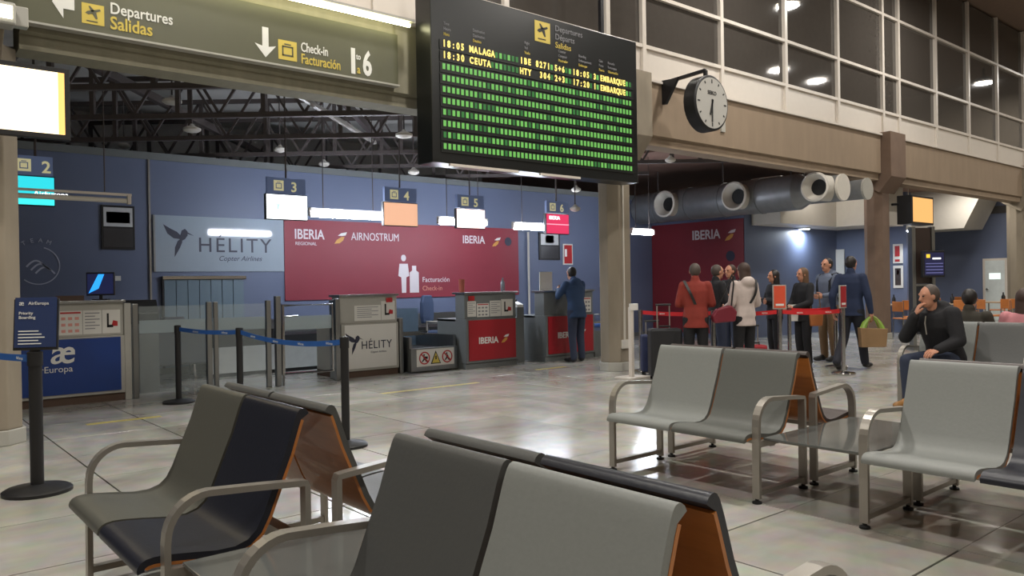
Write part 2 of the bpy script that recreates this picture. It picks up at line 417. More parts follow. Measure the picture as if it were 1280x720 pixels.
text('Facturación', .16, yellow_ink, sg, (sx_(376), YS, .055), bold=.002, sx=.66)
text('1', .40, white_ink, sg, (sx_(434), YS, .055), bold=.016, sx=.75)
text('to', .10, white_ink, sg, (sx_(445), YS, .22), bold=.002, sx=.7)
text('a', .14, yellow_ink, sg, (sx_(446), YS, .055), bold=.002, sx=.7)
text('6', .40, white_ink, sg, (sx_(453), YS, .055), bold=.012, sx=.62)
# lamp trough over the sign
lt = thing('sign_lamp', 'long fluorescent batten glowing along the top of the direction sign', 'lamp', (SX0, BY-.24, 4.62))
tube_warm = emit('tube_warm', (255, 250, 196), 13)
MB().tube([(.4, 0, 0), (SW+.1, 0, 0)], .025, 8).build('tube', tube_warm, lt, True)
MB().box((.3, -.05, .04), (SW+.15, .1, .07)).build('reflector', lgrey_lam, lt)
for x in (.5, SW/2, SW): MB().box((x, .05, .04), (x+.04, .24, .07)).build('bracket', lgrey_lam, lt)
# wall lamp & box at the very left of the beam
t = thing('flood_lamp', 'small flood lamp on the beam beside the direction sign', 'lamp', (aty(0, 14, BY-.46).x, BY-.46, aty(0, 14, BY-.46).z))
MB().box((-.16, 0, -.1), (.12, .2, .1)).build('body', lgrey_lam, t, bevel=.02)
MB().box((-.13, -.015, -.05), (.09, .0, .06)).build('lens', emit('flood', (255, 250, 225), 5), t)
p = aty(24, 21, BY-.31)
o = MB().box((-.07, -.02, -.09), (.07, .08, .09)).build('switch_box', lgrey_lam, None, bevel=.01, loc=p); tag(o, 'small square box between flood lamp and direction sign', 'switch box')

# ------------------------------------------------------------------ departures board
BD = 7.95
tl, br = aty(531, -18, BD), aty(798, 229, BD)
bx0, bx1 = aty(541, 195, BD).x, br.x; bz0 = br.z; bz1 = 5.05
bd = thing('departures_board', 'large black departures board with green and yellow character rows', 'display board', (bx0, BD, bz0))
W, Hh = bx1-bx0, bz1-bz0
bblack = mat('board_black', (22, 24, 24), .32, var=.1)
MB().box((0, 0, 0), (W, .34, Hh)).build('housing', bblack, bd, bevel=.012)
for x in (.5, W-.6): MB().box((x, .15, Hh), (x+.06, .21, 9.0-bz1)).build('hanger', blackmat, bd)
MB().box((.25, -.012, -.03), (1.35, .03, .0)).build('edge_strip', white_frame, bd); MB().box((1.75, -.012, -.03), (2.5, .03, .0)).build('edge_strip', white_frame, bd)
hz_ = Hh-.03
sign_icon(bd, W*.45, Hh-.36, .28, bblack, yellow_ink, -.006, 'plane')
for k_, wd in enumerate(('Departures', 'Départs', 'Salidas')): text(wd, .115, yellow_ink if k_ == 2 else grey_ink, bd, (W*.55, -.004, Hh-.155-.115*k_))
for fx, words in ((.05, ('Time', 'Heure', 'Hora')), (.17, ('Destination', 'Destination', 'Destino')), (.40, ('Flight', 'Vol', 'Vuelo')), (.565, ('Counter', 'Comptoir', 'Mostrador')), (.67, ('Boarding', 'Embarquement', 'Embarque')), (.78, ('Gate', 'Porte', 'Puerta')), (.83, ('Remarks', 'Remarques', 'Observación'))):
    for k, wd in enumerate(words):
        text(wd, .055, yellow_ink if k == 2 else grey_ink, bd, (W*fx, -.004, Hh-.44-.065*k), sx=.75)
NC = 50; NR = 10
cw = W*.925/NC; rz0 = .14; rh = (Hh-.60-rz0)/NR
green = emit('flap_green', (114, 186, 88), .8, base=(60, 110, 60)); green2 = emit('flap_green_dim', (66, 150, 76), .4, base=(40, 80, 40)); yl = emit('flap_yellow', (255, 226, 120), 1.5)
rows = {0: [(0, '18:05'), (6, 'MALAGA'), (18, 'IBE 8271'), (27, '5+6'), (32, '18:05'), (38, '3'), (40, 'EMBARQUE')],
        1: [(0, '18:30'), (6, 'CEUTA'), (18, 'HTY  304'), (27, '2+3'), (32, '17:20'), (38, '1'), (40, 'EMBARQUE')]}
for r in range(NR):
    z = rz0+(NR-1-r)*rh
    row = MB().box((W*.032, -.01, z-.01), (W*.975, .0, z+rh-.03)).build('character_row', mat('row_black', (14, 18, 16), .4), bd)
    used = set()
    for st, s in rows.get(r, []):
        for k, ch in enumerate(s):
            used.add(st+k)
            if ch == ' ': continue
            text(ch, .115, yl, row, (W*.042+(st+k)*cw+cw*.45, -.013, z+.03), align='CENTER', name='character', bold=.004, sx=.78)
    ga, gb = MB(), MB()
    for c in range(NC):
        if c in used or (r < 2 and c == 5): continue
        x = W*.042+c*cw
        (ga if (random.random() < (.25 if r < 2 else .86)) else gb).box((x, -.014, z+.03), (x+cw*.58, -.009, z+.03+rh*.5))
    for g, m in ((ga, green), (gb, green2)):
        if g.v:
            o = g.build('green_cells', m, row); o['kind'] = 'stuff'

# ------------------------------------------------------------------ clock
cc = aty(889, 129, 7.55)
ck = thing('wall_clock', 'round black-rimmed clock on a bracket beside the departures board', 'clock', cc)
R = .44
MB().lathe([(.30, .22), (R, .20), (R, 0), (R-.02, -.015), (R-.035, -.015)], 40, 'y').build('case', black, ck, True)
MB().lathe([(.0, -.018), (R-.04, -.018), (R-.04, -.01), (0, -.01)], 40, 'y').build('dial', mat('dial_grey', (176, 174, 168), .4, var=.03), ck)
for k in range(12):
    a = k*PI/6; s, c = math.sin(a), math.cos(a); r1 = R-.13 if k % 3 == 0 else R-.11
    MB().bar((s*r1, -.02, c*r1), (s*(R-.07), -.02, c*(R-.07)), .004, .022, V((c, 0, -s))).build('hour_mark', black_ink, ck)
def hand(a, L, wd, nm): MB().bar((-math.sin(a)*.06, -.024, -math.cos(a)*.06), (math.sin(a)*L, -.024, math.cos(a)*L), .006, wd, V((math.cos(a), 0, -math.sin(a)))).build(nm, black_ink, ck)
hand(math.radians(181), .30, .028, 'minute_hand'); hand(math.radians(196), .2, .035, 'hour_hand')
text('SEIKO', .085, black_ink, ck, (0, -.02, .13), align='CENTER', bold=.002)
MB().bar((0, .1, R), (0, .1, R+.10), .05, .05).build('hanger', blackmat, ck)
MB().bar((0, .1, R+.10), (-.04, BY-7.55-.02, R+.06), .05, .05).build('arm', blackmat, ck)
MB().prism([(BY-7.55-.02, R+.1), (BY-7.55-.02, R-.30), (BY-7.55-.09, R-.30), (BY-7.55-.35, R+.08)], -.07, -.01, 'yz').build('gusset', blackmat, ck)

# ------------------------------------------------------------------ hanging screens
def slab_screen(name, label, x0, x1, z0, z1, y, face, rod_top=None, depth=.07, frame=.03, lettering=None, cat='screen'):
    t = thing(name, label, cat, ((x0+x1)/2, y, z0))
    w2 = (x1-x0)/2; h = z1-z0
    MB().box((-w2-frame, 0, -frame), (w2+frame, depth, h+frame)).build('housing', black, t, bevel=.006)
    MB().box((-w2, -.004, 0), (w2, .002, h)).build('display', face, t)
    return t
p0, p1 = aty(80, 92, 7.9), aty(80, 170, 7.9)
scr_or = emit('screen_orange_white', (255, 232, 190), 2.6)
t = slab_screen('hanging_monitor', 'large glowing warm-white monitor in front of the concrete column', p0.x-.98, p0.x, p1.z+.01, p0.z, 7.9, scr_or, frame=.045)
MB().box((-.1, .06, .2), (.1, .56, .35)).build('mount', blackmat, t)
MB().box((.44, -.006, .0), (.49, .0, p0.z-p1.z-.01)).build('screen_edge', emit('screen_edge', (255, 196, 110), 1.6), t)
LBL = emit('label_box', (92, 106, 140), .3, base=(92, 106, 140), rough=.5)
num_ink = emit('number_ink', (214, 206, 160), .5, base=(190, 186, 150))
def counter_screen(n, px0, px1, py0, py1, face, label, deco=None, y=11.0):
    a = aty(px0, py0, y); b = aty(px1, py1, y)
    zc = (aty((px0+px1)/2, py0, y).z); zb = aty((px0+px1)/2, py1, y).z
    t = slab_screen('counter_monitor', label, a.x, b.x, zb, zc, y, face, frame=.012)
    h = zc-zb; w2 = (b.x-a.x)/2
    MB().box((-w2*.95, .0, h+.02), (w2*.95, .06, h+.25)).build('number_box', LBL, t)
    text(n, .2, num_ink, t, (.06, -.003, h+.055), bold=.004)
    sign_icon(t, -.2, h+.06, .15, LBL, num_ink, -.004, 'desk')
    MB().tube([(0, .03, h+.25), (0, .03, 5.02-zb)], .014, 6).build('rod', truss_m, t)
    if deco: deco(t, w2, h)
    return t
def deco2(t, w2, h):
    MB().box((-w2, -.007, .0), (w2, -.003, h*.3)).build('screen_band', emit('cyan_band', (60, 230, 230), 1.4), t)
    text('AirEuropa', .09, emit('white_lit', (255, 255, 255), 2), t, (-w2+.16, -.009, h*.32))
def deco3(t, w2, h):
    g = MB(); g.prism([(-w2*.7, h*.72), (-w2*.45, h*.6), (-w2*.35, h*.7), (-w2*.42, h*.42), (-w2*.52, h*.3), (-w2*.5, h*.55)], -.008, -.004); g.build('screen_logo', emit('pale_logo', (190, 226, 226), 1.3), t)
def deco6(t, w2, h):
    text('IBERIA', .1, MATS['white_lit'], t, (-w2+.06, -.007, h*.72)); MB().box((-w2, -.008, h*.45), (w2, -.004, h*.5)).build('screen_band', emit('pink_band', (255, 170, 190), 1.2), t)
counter_screen('2', 22, 68, 221, 256, emit('scr_cyan', (40, 190, 200), 1.5), 'cyan counter monitor numbered 2 by the concrete column', deco2)
counter_screen('3', 333, 384, 244, 274, emit('scr_white', (245, 252, 255), 3.0), 'white counter monitor numbered 3', deco3)
counter_screen('4', 480, 522, 254, 282, emit('scr_peach', (255, 196, 160), .95), 'peach-coloured counter monitor numbered 4')
counter_screen('5', 571, 606, 262, 285, emit('scr_rosy', (255, 226, 220), 2.2), 'rosy white counter monitor numbered 5')
counter_screen('6', 683, 711, 268, 292, emit('scr_red', (226, 60, 100), 1.1), 'crimson counter monitor numbered 6', deco6)

# ------------------------------------------------------------------ fluorescent battens over the counters
tube_on = emit('tube_on', (234, 242, 255), TUBE)
def batten(px0, py0, px1, py1, y, label, on=True):
    a = aty(px0, py0, y); b = aty(px1, py1, y); z = (a.z+b.z)/2
    t = thing('fluorescent_batten', label, 'lamp', (a.x, y, z)); L = b.x-a.x
    MB().tube([(0, 0, 0), (L, 0, 0)], .055 if on else .03, 10).build('tube', tube_on if on else white_paint, t, True)
    MB().box((-.06, -.012, .06), (L+.06, .012, .09)).build('housing', white_frame, t)
    for s in (-.05, L+.01): MB().box((s, -.03, -.04), (s+.04, .03, .07)).build('end_cap', white_frame, t)
    for x in (.15*L, .85*L): MB().tube([(x, 0, .1), (x, 0, (5.0 if a.x < 13 else 4.3)-z)], .008, 5).build('rod', truss_m, t)
batten(390, 266, 479, 272, 11.6, 'lit fluorescent batten between counter screens 3 and 4')
batten(550, 276, 606, 280, 11.6, 'lit fluorescent batten just below counter screen 5')
batten(643, 282, 704, 287, 11.6, 'lit fluorescent batten crossing counter screen 6')
batten(791, 290, 815, 291, 11.9, 'short lit fluorescent batten beside the concrete column with conduit')
batten(-40, 240, 158, 252, 10.6, 'unlit fluorescent batten below the cyan screen', False)

# ------------------------------------------------------------------ wall signs and posters
def wall_rect(px0, py0, px1, py1, y=WY): return aty(px0, py0, y), aty(px1, py1, y)
def mid(px0, px1, py, y=WY): return aty((px0+px1)/2, py, y)
# helicopter airline panel
a, b = aty(191, 302, WY), aty(354, 310, WY); zt, zb = aty(272, 272, WY).z, aty(272, 339.5, WY).z
hp = thing('airline_wall_panel', 'pale grey wall panel with dark hummingbird logo', 'sign', (a.x, WY-.03, zb)); pw = b.x-a.x; ph = zt-zb
pale = mat('pale_panel', (160, 172, 184), .06, var=.03, spec=.6)
MB().box((0, 0, 0), (pw, .028, ph)).build('panel', pale, hp)
def hummingbird(parent, x, z, s, y, m):
    P = lambda pts: [(x+u*s, z+v*s) for u, v in pts]
    b_ = MB()
    b_.prism(P([(0, 1.0), (.12, .72), (.30, .58), (.46, .56), (.52, .66), (.40, .78), (.2, .88)]), y-.003, y)     # raised wing
    b_.prism(P([(.46, .56), (.54, .50), (.64, .56), (.72, .68), (.72, .80), (.64, .88), (.54, .82), (.50, .68)]), y-.003, y)  # head and breast
    b_.prism(P([(.71, .78), (.92, .66), (.73, .72)]), y-.003, y)                                                      # beak
    b_.prism(P([(.50, .56), (.56, .48), (.48, .28), (.32, 0), (.34, .30), (.42, .50)]), y-.003, y)                     # tail
    b_.build('bird_logo', m, parent)
hummingbird(hp, pw*.07, ph*.26, ph*.58, -.001, dark_ink)
text('HÉLITY', ph*.38, dark_ink, hp, (pw*.315, -.002, ph*.36), spacing=1.2, sx=1.0)
text('Copter Airlines', ph*.13, dark_ink, hp, (pw*.47, -.002, ph*.2), shear=.3)
MB().box((pw*.0, -.01, 0), (.03, .0, ph)).build('edge_trim', steel, hp)
# two-airline red banner
a, b = aty(355, 320, WY), aty(647, 320, WY); zt, zb = aty(430, 277, WY).z, aty(430, 374, WY).z
ib = thing('airline_banner', 'long dark red airline banner on the blue wall behind the desks', 'banner', (a.x, WY-.03, zb)); pw = b.x-a.x; ph = zt-zb
MB().box((0, 0, 0), (pw, .028, ph)).build('panel', red_wall, ib)
def swoosh(parent, x, z, s, y):
    P = lambda pts: [(x+u*s, z+v*s) for u, v in pts]
    MB().prism(P([(0, 0), (.25, .35), (.7, .62), (1.0, .62), (.85, .3), (.5, .05)]), y-.003, y).build('tail_logo', gold_ink, parent)
    MB().prism(P([(.35, .72), (.7, .95), (1.25, 1.05), (1.1, .75), (.75, .70)]), y-.003, y).build('tail_logo', white_ink, parent)
def xa(px): return aty(px, 300, WY).x-a.x
ink_w = mat('banner_white', (214, 206, 210), .5, var=.02)
text('IBERIA', .26, ink_w, ib, (xa(367), -.002, ph-.36), bold=.004, sx=(xa(415)-xa(367))/.95)
text('REGIONAL', .09, ink_w, ib, (xa(368), -.002, ph-.48))
swoosh(ib, xa(417), ph-.44, .22, -.001)
text('AIRNOSTRUM', .22, ink_w, ib, (xa(438), -.002, ph-.36), sx=(xa(505)-xa(438))/1.55)
text('IBERIA', .24, ink_w, ib, (xa(577), -.002, ph-.36), bold=.003, sx=(xa(612)-xa(577))/.86)
swoosh(ib, xa(614), ph-.42, .2, -.001)
MB().lathe([(0, -.004), (.1, -.004), (.1, 0), (0, 0)], 16, 'y', (xa(634), 0, ph-.3)).build('round_logo', dark_ink, ib)
px_, zz = xa(503), .2
pm = MB(); pm.ell((px_, -.002, zz+.62), (.06, .003, .07)); pm.prism([(px_-.1, zz+.5), (px_+.1, zz+.5), (px_+.13, zz+.25), (px_+.06, zz+.22), (px_+.05, zz-.1), (px_-.05, zz-.1), (px_-.06, zz+.22), (px_-.13, zz+.25)], -.004, 0)
pm.build('traveller_pictogram', ink_w, ib)
qx = xa(516)
pm = MB(); pm.prism([(qx-.11, zz-.1), (qx+.11, zz-.1), (qx+.11, zz+.32), (qx+.05, zz+.36), (qx+.05, zz+.46), (qx-.05, zz+.46), (qx-.05, zz+.36), (qx-.11, zz+.32)], -.004, 0); pm.build('suitcase_pictogram', ink_w, ib)
text('Facturación', .15, ink_w, ib, (xa(526), -.002, zz+.12)); text('Check-in', .14, mat('salmon_ink', (206, 140, 120), .5), ib, (xa(526), -.002, zz-.06))
# far red wall banner, on the partition
zt = atx(880, 277, RX).z
fb = thing('red_wall_banner', 'tall red airline banner beyond the queue, under the air duct', 'banner', (RX-.03, WY-.02, .1))
MB().box((0, -(WY-.02-11.12), 0), (.028, 0, zt-.1)).build('panel', mat('red_banner_far', (124, 38, 46), .45, var=.06, scale=2), fb)
pz = atx(866, 300, RX)
text('IBERIA', .33, ink_w, fb, (-.003, pz.y-(WY-.02), pz.z-.1), FXX, bold=.006, sx=.92)
q = atx(907, 301, RX)
g = MB(); 
for pts, mm in (([(0, 0), (.25, .35), (.7, .62), (1.0, .62), (.85, .3), (.5, .05)], gold_ink), ([(.35, .72), (.7, .95), (1.25, 1.05), (1.1, .75), (.75, .70)], ink_w)):
    MB().prism([(q.y-(WY-.02)-u*.26, q.z-.1+v*.26) for u, v in pts], -.006, -.001, 'yz').build('tail_logo', mm, fb)
q = atx(914, 320, RX); MB().lathe([(0, -.004), (.13, -.004), (.13, 0), (0, 0)], 16, 'x', (0, q.y-(WY-.02), q.z-.1)).build('round_logo', dark_ink, fb)

def poster(label, px0, py0, px1, py1, y=WY, fm=black, parts=()):
    xm = (px0+px1)/2; ym = (py0+py1)/2
    a, b = aty(px0, ym, y), aty(px1, ym, y); zt, zb = aty(xm, py0, y).z, aty(xm, py1, y).z
    t = thing('framed_poster', label, 'poster', (a.x, y-.03, zb)); W_, H_ = b.x-a.x, zt-zb
    MB().box((0, 0, 0), (W_, .028, H_)).build('frame', fm, t, bevel=.004)
    for nm, m, u0, v0, u1, v1 in parts: MB().box((u0*W_, -.004, v0*H_), (u1*W_, .001, v1*H_)).build(nm, m, t)
    return t
dkp = mat('poster_dark', (52, 52, 56), .3); mgp = mat('poster_grey', (196, 198, 200), .3); brp = mat('poster_photo', (58, 48, 46), .4, var=.6, scale=12)
poster('black-framed poster with a dark machine photo over grey text block', 126, 257, 168, 312, parts=(('sheet', mgp, .07, .52, .93, .95), ('photo', brp, .15, .6, .85, .85), ('text_block', dkp, .07, .06, .93, .48)))
poster('black-framed poster below counter screen 6', 673, 291, 699, 325, parts=(('sheet', mgp, .08, .55, .92, .95), ('photo', brp, .3, .62, .7, .9), ('text_block', dkp, .08, .06, .92, .5)))
t = poster('small red fire safety sign on the blue wall', 703, 305, 715, 331, fm=white_card, parts=(('red_field', red_ink, .1, .06, .9, .94),))
MB().box((.05, -.006, .2), (.12, -.003, .38)).build('pictogram', white_ink, t)
# round alliance emblem on the wall
p = aty(48, 332, WY)
t = thing('wall_emblem', 'round pale ring emblem with ribbon lines on the blue wall', 'emblem', (p.x, WY-.004, p.z))
em = mat('emblem_grey', (186, 192, 212), .5)
g = MB()
for k in range(30):
    a0, a1 = -2.3+k*.12, -2.3+(k+1)*.12
    g.prism([(r*math.cos(q_), r*math.sin(q_)) for r, q_ in ((.28, a0), (.295, a0), (.295, a1), (.28, a1))], -.004, 0)
g.build('ring', em, t)
for k in range(3):
    g = MB(); pts = [(-.16+.06*k+.13*u, 0, -.02-.05*k+.12*math.sin(u*1.6)*.8) for u in [i*.25 for i in range(9)]]
    g.strip([(x, -.002, z) for x, _, z in pts], .004, .025, (0, 1, 0)); g.build('ribbon', em, t)
for k, ch in enumerate('SKYTEAM'):
    q_ = PI*.95-k*.3
    text(ch, .09, em, t, (.36*math.cos(q_), -.002, .36*math.sin(q_)), (PI/2, -(q_-PI/2), 0), align='CENTER')
# light switch plate
p = aty(145, 348, WY); tag(MB().box((-.07, -.02, -.04), (.07, 0, .04)).build('switch_plate', white_card, None, bevel=.004, loc=p), 'small white switch plate on the blue wall', 'switch')
# white conduit pipe on the wall
a_, b_ = aty(661, 290, WY-.05), aty(661, 345, WY-.05)
tag(MB().tube([(0, 0, -.9), (0, 0, a_.z-b_.z)], .025, 8).build('wall_pipe', white_paint, None, True, loc=b_), 'thin white vertical pipe on the blue wall', 'pipe')
# corner trim left of the hummingbird panel
p = aty(189, 340, WY); struct(bx('trim_4', (p.x-.03, WY-.03, .1), (p.x, WY-.001, 3.6), alu))
# roller shutter with rail
a, b = aty(205, 344, WY-.06), aty(305, 347, WY-.06)
sh = thing('baggage_shutter', 'slatted grey baggage shutter under a bright metal rail', 'shutter', (a.x, WY-.06, 0)); sw = b.x-a.x; shh = (a.z+b.z)/2
for k in range(7):
    MB().box((k*sw/7+.006, .01, .1), ((k+1)*sw/7-.006, .045, shh-.03)).build('slat', mat('shutter_grey', (104, 122, 134), .4, var=.05), sh)
MB().box((-.03, -.03, shh-.05), (sw+.03, .05, shh+.01)).build('rail', chrome, sh, bevel=.006)
MB().box((-.03, -.0, .1), (0, .05, shh-.05)).build('jamb', black, sh)

# ------------------------------------------------------------------ check-in desks
def notice(parent, x0, z0, x1, z1, y, style, ink=grey_ink):
    s = MB().box((x0, y-.004, z0), (x1, y, z1)).build('notice', white_card, parent)
    w_, h_ = x1-x0, z1-z0; g = MB()
    if style == 'text':
        for k in range(6): g.box((x0+.1*w_, y-.0055, z0+h_*(.86-.13*k)), (x0+w_*(.9-.25*(k % 2)), y-.0035, z0+h_*(.9-.13*k)))
        o_ = g.build('print', ink, s); o_['kind'] = 'stuff'
    elif style == 'grid':
        for i in range(3):
            for j in range(3): g.box((x0+w_*(.1+.29*i), y-.0055, z0+h_*(.1+.26*j)), (x0+w_*(.28+.29*i), y-.0035, z0+h_*(.22+.26*j)))
        o_ = g.build('print', ink, s); o_['kind'] = 'stuff'
        MB().box((x0+.06*w_, y-.0055, z0+.88*h_), (x0+.94*w_, y-.0035, z0+.95*h_)).build('heading', red_ink, s)
    else:
        g.box((x0+.25*w_, y-.0055, z0+.25*h_), (x0+.36*w_, y-.0035, z0+.85*h_)); g.box((x0+.25*w_, y-.0055, z0+.25*h_), (x0+.6*w_, y-.0035, z0+.36*h_))
        g.build('print', black_ink, s)
        MB().prism([(x0+.5*w_, z0+.3*h_), (x0+.85*w_, z0+.3*h_), (x0+.85*w_, z0+.5*h_), (x0+.6*w_, z0+.55*h_)], y-.0055, y-.0035).build('print', red_ink, s)
def desk(name, label, x, y, rz, w_, front, frame, d=.85, plinth=brown):
    t = thing(name, label, 'check-in desk', (x, y, 0), rz)
    MB().box((0, .03, 0), (w_, d, .10)).build('plinth', plinth, t)
    MB().box((0, 0, .10), (w_, d, .84)).build('cabinet', frame, t, bevel=.006)
    MB().box((.05, -.012, .14), (w_-.05, 0, .82)).build('front_panel', front, t)
    MB().box((0, .04, .84), (w_, .30, 1.26)).build('riser', frame, t, bevel=.006)
    MB().box((-.02, .0, 1.26), (w_+.02, .36, 1.295)).build('counter_top', steel, t, bevel=.004)
    MB().box((.0, .3, .80), (w_, d, .83)).build('work_top', lgrey_lam, t)
    return t
# blue desk
AE = desk('check_in_desk', 'blue-fronted check-in desk beside the concrete column', 1.30, 11.05, 0, 1.36, blue_panel, lgrey_lam)
notice(AE, .62, .87, .88, 1.17, .04, 'grid', mat('pink_ink', (214, 150, 140), .5)); notice(AE, .89, .87, 1.10, 1.17, .04, 'text'); notice(AE, 1.11, .87, 1.32, 1.17, .04, 'bag')
text('æ', .42, white_ink, AE, (.50, -.015, .53), shear=.15, bold=.004); text('AirEuropa', .11, white_ink, AE, (.30, -.015, .42))
MB().box((1.36, .0, 0), (1.44, .85, 1.25)).build('end_panel', lgrey_lam, AE, bevel=.005)
MB().box((.62, .20, 1.295), (.94, .23, 1.36)).build('back_board', brown, AE)
t = thing('counter_display', 'blue tail-fin display screen on the blue check-in desk', 'screen', (2.44, 11.27, 1.295), -.5)
MB().box((-.09, -.06, 0), (.09, .06, .015)).build('foot', black, t); MB().box((-.02, -.01, .015), (.02, .01, .1)).build('stem', black, t)
MB().box((-.17, -.02, .06), (.17, .02, .36)).build('housing', black, t, bevel=.006)
MB().box((-.155, -.024, .08), (.155, -.019, .34)).build('display', emit('disp_dark', (30, 40, 90), .5), t)
MB().prism([(-.14, .09), (-.02, .15), (.05, .335), (-.02, .335)], -.028, -.0245).build('tail_fin', emit('disp_blue', (40, 150, 240), 1.5), t)
t = thing('desk_printer', 'dark desk printer behind the glass beside the blue desk', 'printer', (3.0, 11.75, 0))
MB().box((-.22, -.2, 0), (.22, .3, .95)).build('stand', grey_lam, t); MB().box((-.2, -.2, .95), (.24, .25, 1.12)).build('body', black, t, bevel=.03)
MB().prism([(-.2, 1.12), (.25, 1.12), (.18, 1.28), (-.1, 1.28)], -.18, .22, 'yz').build('lid', black, t)
# white hummingbird desk
HD = desk('check_in_desk', 'white-fronted check-in desk with hummingbird logo beside steel gate', 5.72, 11.0, 0, 1.02, white_card, lgrey_lam)
hummingbird(HD, .06, .36, .34, -.013, dark_ink); text('HÉLITY', .18, dark_ink, HD, (.33, -.015, .44), spacing=1.1, sx=.9); text('Copter Airlines', .045, grey_ink, HD, (.5, -.015, .37))
notice(HD, .25, .88, .72, 1.12, .04, 'text'); notice(HD, .73, .88, .98, 1.18, .04, 'bag')
MB().box((.82, .02, 1.16), (.93, .04, 1.23)).build('alert_lamp', red_ink, HD)
MB().box((-.10, -.02, 0), (-.02, .2, 1.22)).build('end_post', steel, HD, bevel=.01); MB().box((1.03, -.02, 0), (1.10, .2, .9)).build('end_post', steel, HD, bevel=.01)
# red desks
def red_desk(x, y, w_, label):
    d_ = desk('check_in_desk', label, x, y, 0, w_, red_panel, grey_lam, plinth=grey_lam)
    text('IBERIA', .15, white_ink, d_, (w_*.22, -.015, .42), bold=.004); swoosh(d_, w_*.66, .41, .14, -.013)
    return d_
I5 = red_desk(7.82, 10.62, 1.12, 'red-fronted check-in desk with white notices beside the warning sign')
notice(I5, .06, .88, .24, 1.14, .04, 'text'); notice(I5, .26, .87, .52, 1.1, .04, 'grid'); notice(I5, .54, .87, .78, 1.14, .04, 'text'); notice(I5, .79, .87, 1.05, 1.16, .04, 'bag')
MB().box((.08, .02, 1.15), (.2, .04, 1.23)).build('alert_lamp', red_ink, I5)
I6 = red_desk(9.55, 10.55, 1.25, 'red-fronted check-in desk where a man in navy stands')
notice(I6, .95, .87, 1.2, 1.15, .04, 'grid')
o = MB().box((-.13, -.01, 0), (.13, .01, .34)).build('paper_sheet', white_card, None, loc=(9.72, 10.72, 1.295), rz=-.25); tag(o, 'upright white paper notice on the red desk', 'paper')
t = thing('desk_telephone', 'dark telephone between the two red desks', 'telephone', (9.25, 11.0, 0)); 
MB().box((-.08, -.1, 0), (.08, .14, 1.0)).build('pedestal', grey_lam, t); MB().prism([(-.1, 1.0), (.12, 1.0), (.12, 1.12), (-.1, 1.05)], -.07, .07, 'yz').build('body', white_card, t); MB().bar((-.06, -.05, 1.12), (-.06, .1, 1.16), .05, .04).build('handset', black, t)
MB().lathe([(.035, 0), (.04, .02), (.04, .16), (.015, .2), (.015, .24)], 12).build('water_bottle', mat('bottle_clear', (190, 200, 206), .1, trans=.6), None, True, loc=(8.75, 10.78, 1.295))
tag(bpy.data.objects['water_bottle'], 'clear water bottle on the red desk top', 'bottle')
o = MB().lathe([(.045, 0), (.055, .22), (.05, .22), (.04, .01)], 14).build('leaflet_holder', mat('orange_plastic', (180, 100, 84), .3), None, True, loc=(7.86, 10.78, 1.295)); tag(o, 'small orange holder on top of the red desk', 'holder')

# weighing conveyor between desks, with its warning plate
cv = thing('weighing_conveyor', 'stainless weighing conveyor with white warning plate between desks', 'conveyor', (6.86, 10.82, 0))
CW = .92
MB().box((0, 0, .02), (CW, .05, .40)).build('front_plate', steel, cv, bevel=.005)
MB().box((0, .05, .02), (.05, 1.75, .58)).build('side_rail', steel, cv); MB().box((CW-.05, .05, .02), (CW, 1.75, .58)).build('side_rail', steel, cv)
MB().box((.05, .08, .3), (CW-.05, 1.75, .36)).build('belt', rubber, cv)
MB().box((.0, .9, .55), (CW, .94, .62)).build('cross_rail', chrome, cv)
MB().box((.02, 1.75, .0), (CW*.55, 1.79, 1.05)).build('back_plate', steel, cv); MB().box((CW*.55, 1.2, .3), (CW, 1.24, 1.02)).build('grey_screen', mat('screen_grey', (90, 108, 124), .4), cv)
MB().box((.10, -.008, .10), (CW-.08, 0, .375)).build('warning_plate', white_card, cv)
wr = emit_r = red_ink
for k, cx in enumerate((.25, .47, .70)):
    if k == 1:
        MB().prism([(cx-.10, .13), (cx+.10, .13), (cx, .345)], -.012, -.008).build('warning_triangle', black_ink, cv)
        MB().prism([(cx-.075, .145), (cx+.075, .145), (cx, .31)], -.015, -.012).build('warning_field', yellow_ink, cv)
        MB().box((cx-.012, -.018, .2), (cx+.012, -.015, .26)).build('warning_mark', black_ink, cv)
    else:
        ring = MB()
        for q_ in range(20):
            a0, a1 = q_*PI/10, (q_+1)*PI/10
            ring.prism([(cx+r*math.cos(u), .235+r*math.sin(u)) for r, u in ((.085, a0), (.105, a0), (.105, a1), (.085, a1))], -.012, -.008)
        ring.bar((cx-.065, -.014, .30), (cx+.065, -.014, .17), .004, .02, V((.7, 0, .7)))
        ring.build('prohibition_ring', red_ink, cv)
        fg = MB(); fg.ell((cx-.01, -.012, .285), (.016, .003, .016)); fg.prism([(cx-.03, .265), (cx+.01, .265), (cx+.03, .22), (cx+.05, .17), (cx+.03, .17), (cx, .21), (cx-.04, .17), (cx-.055, .18), (cx-.02, .225)], -.013, -.009)
        if k == 0: fg.box((cx+.005, -.013, .22), (cx+.06, -.009, .26))
        fg.build('figure_pictogram', black_ink, cv)
# second conveyor beyond counter six
cv2 = thing('weighing_conveyor', 'dark weighing conveyor between last red desk and column', 'conveyor', (10.85, 10.6, 0))
MB().box((0, 0, 0), (.8, .05, .5)).build('front_plate', grey_lam, cv2); MB().box((0, .05, 0), (.05, .6, .62)).build('side_rail', steel, cv2); MB().box((.05, .06, .3), (.8, .6, .36)).build('belt', rubber, cv2); MB().box((0, .3, .62), (.8, .34, .66)).build('cross_rail', chrome, cv2)
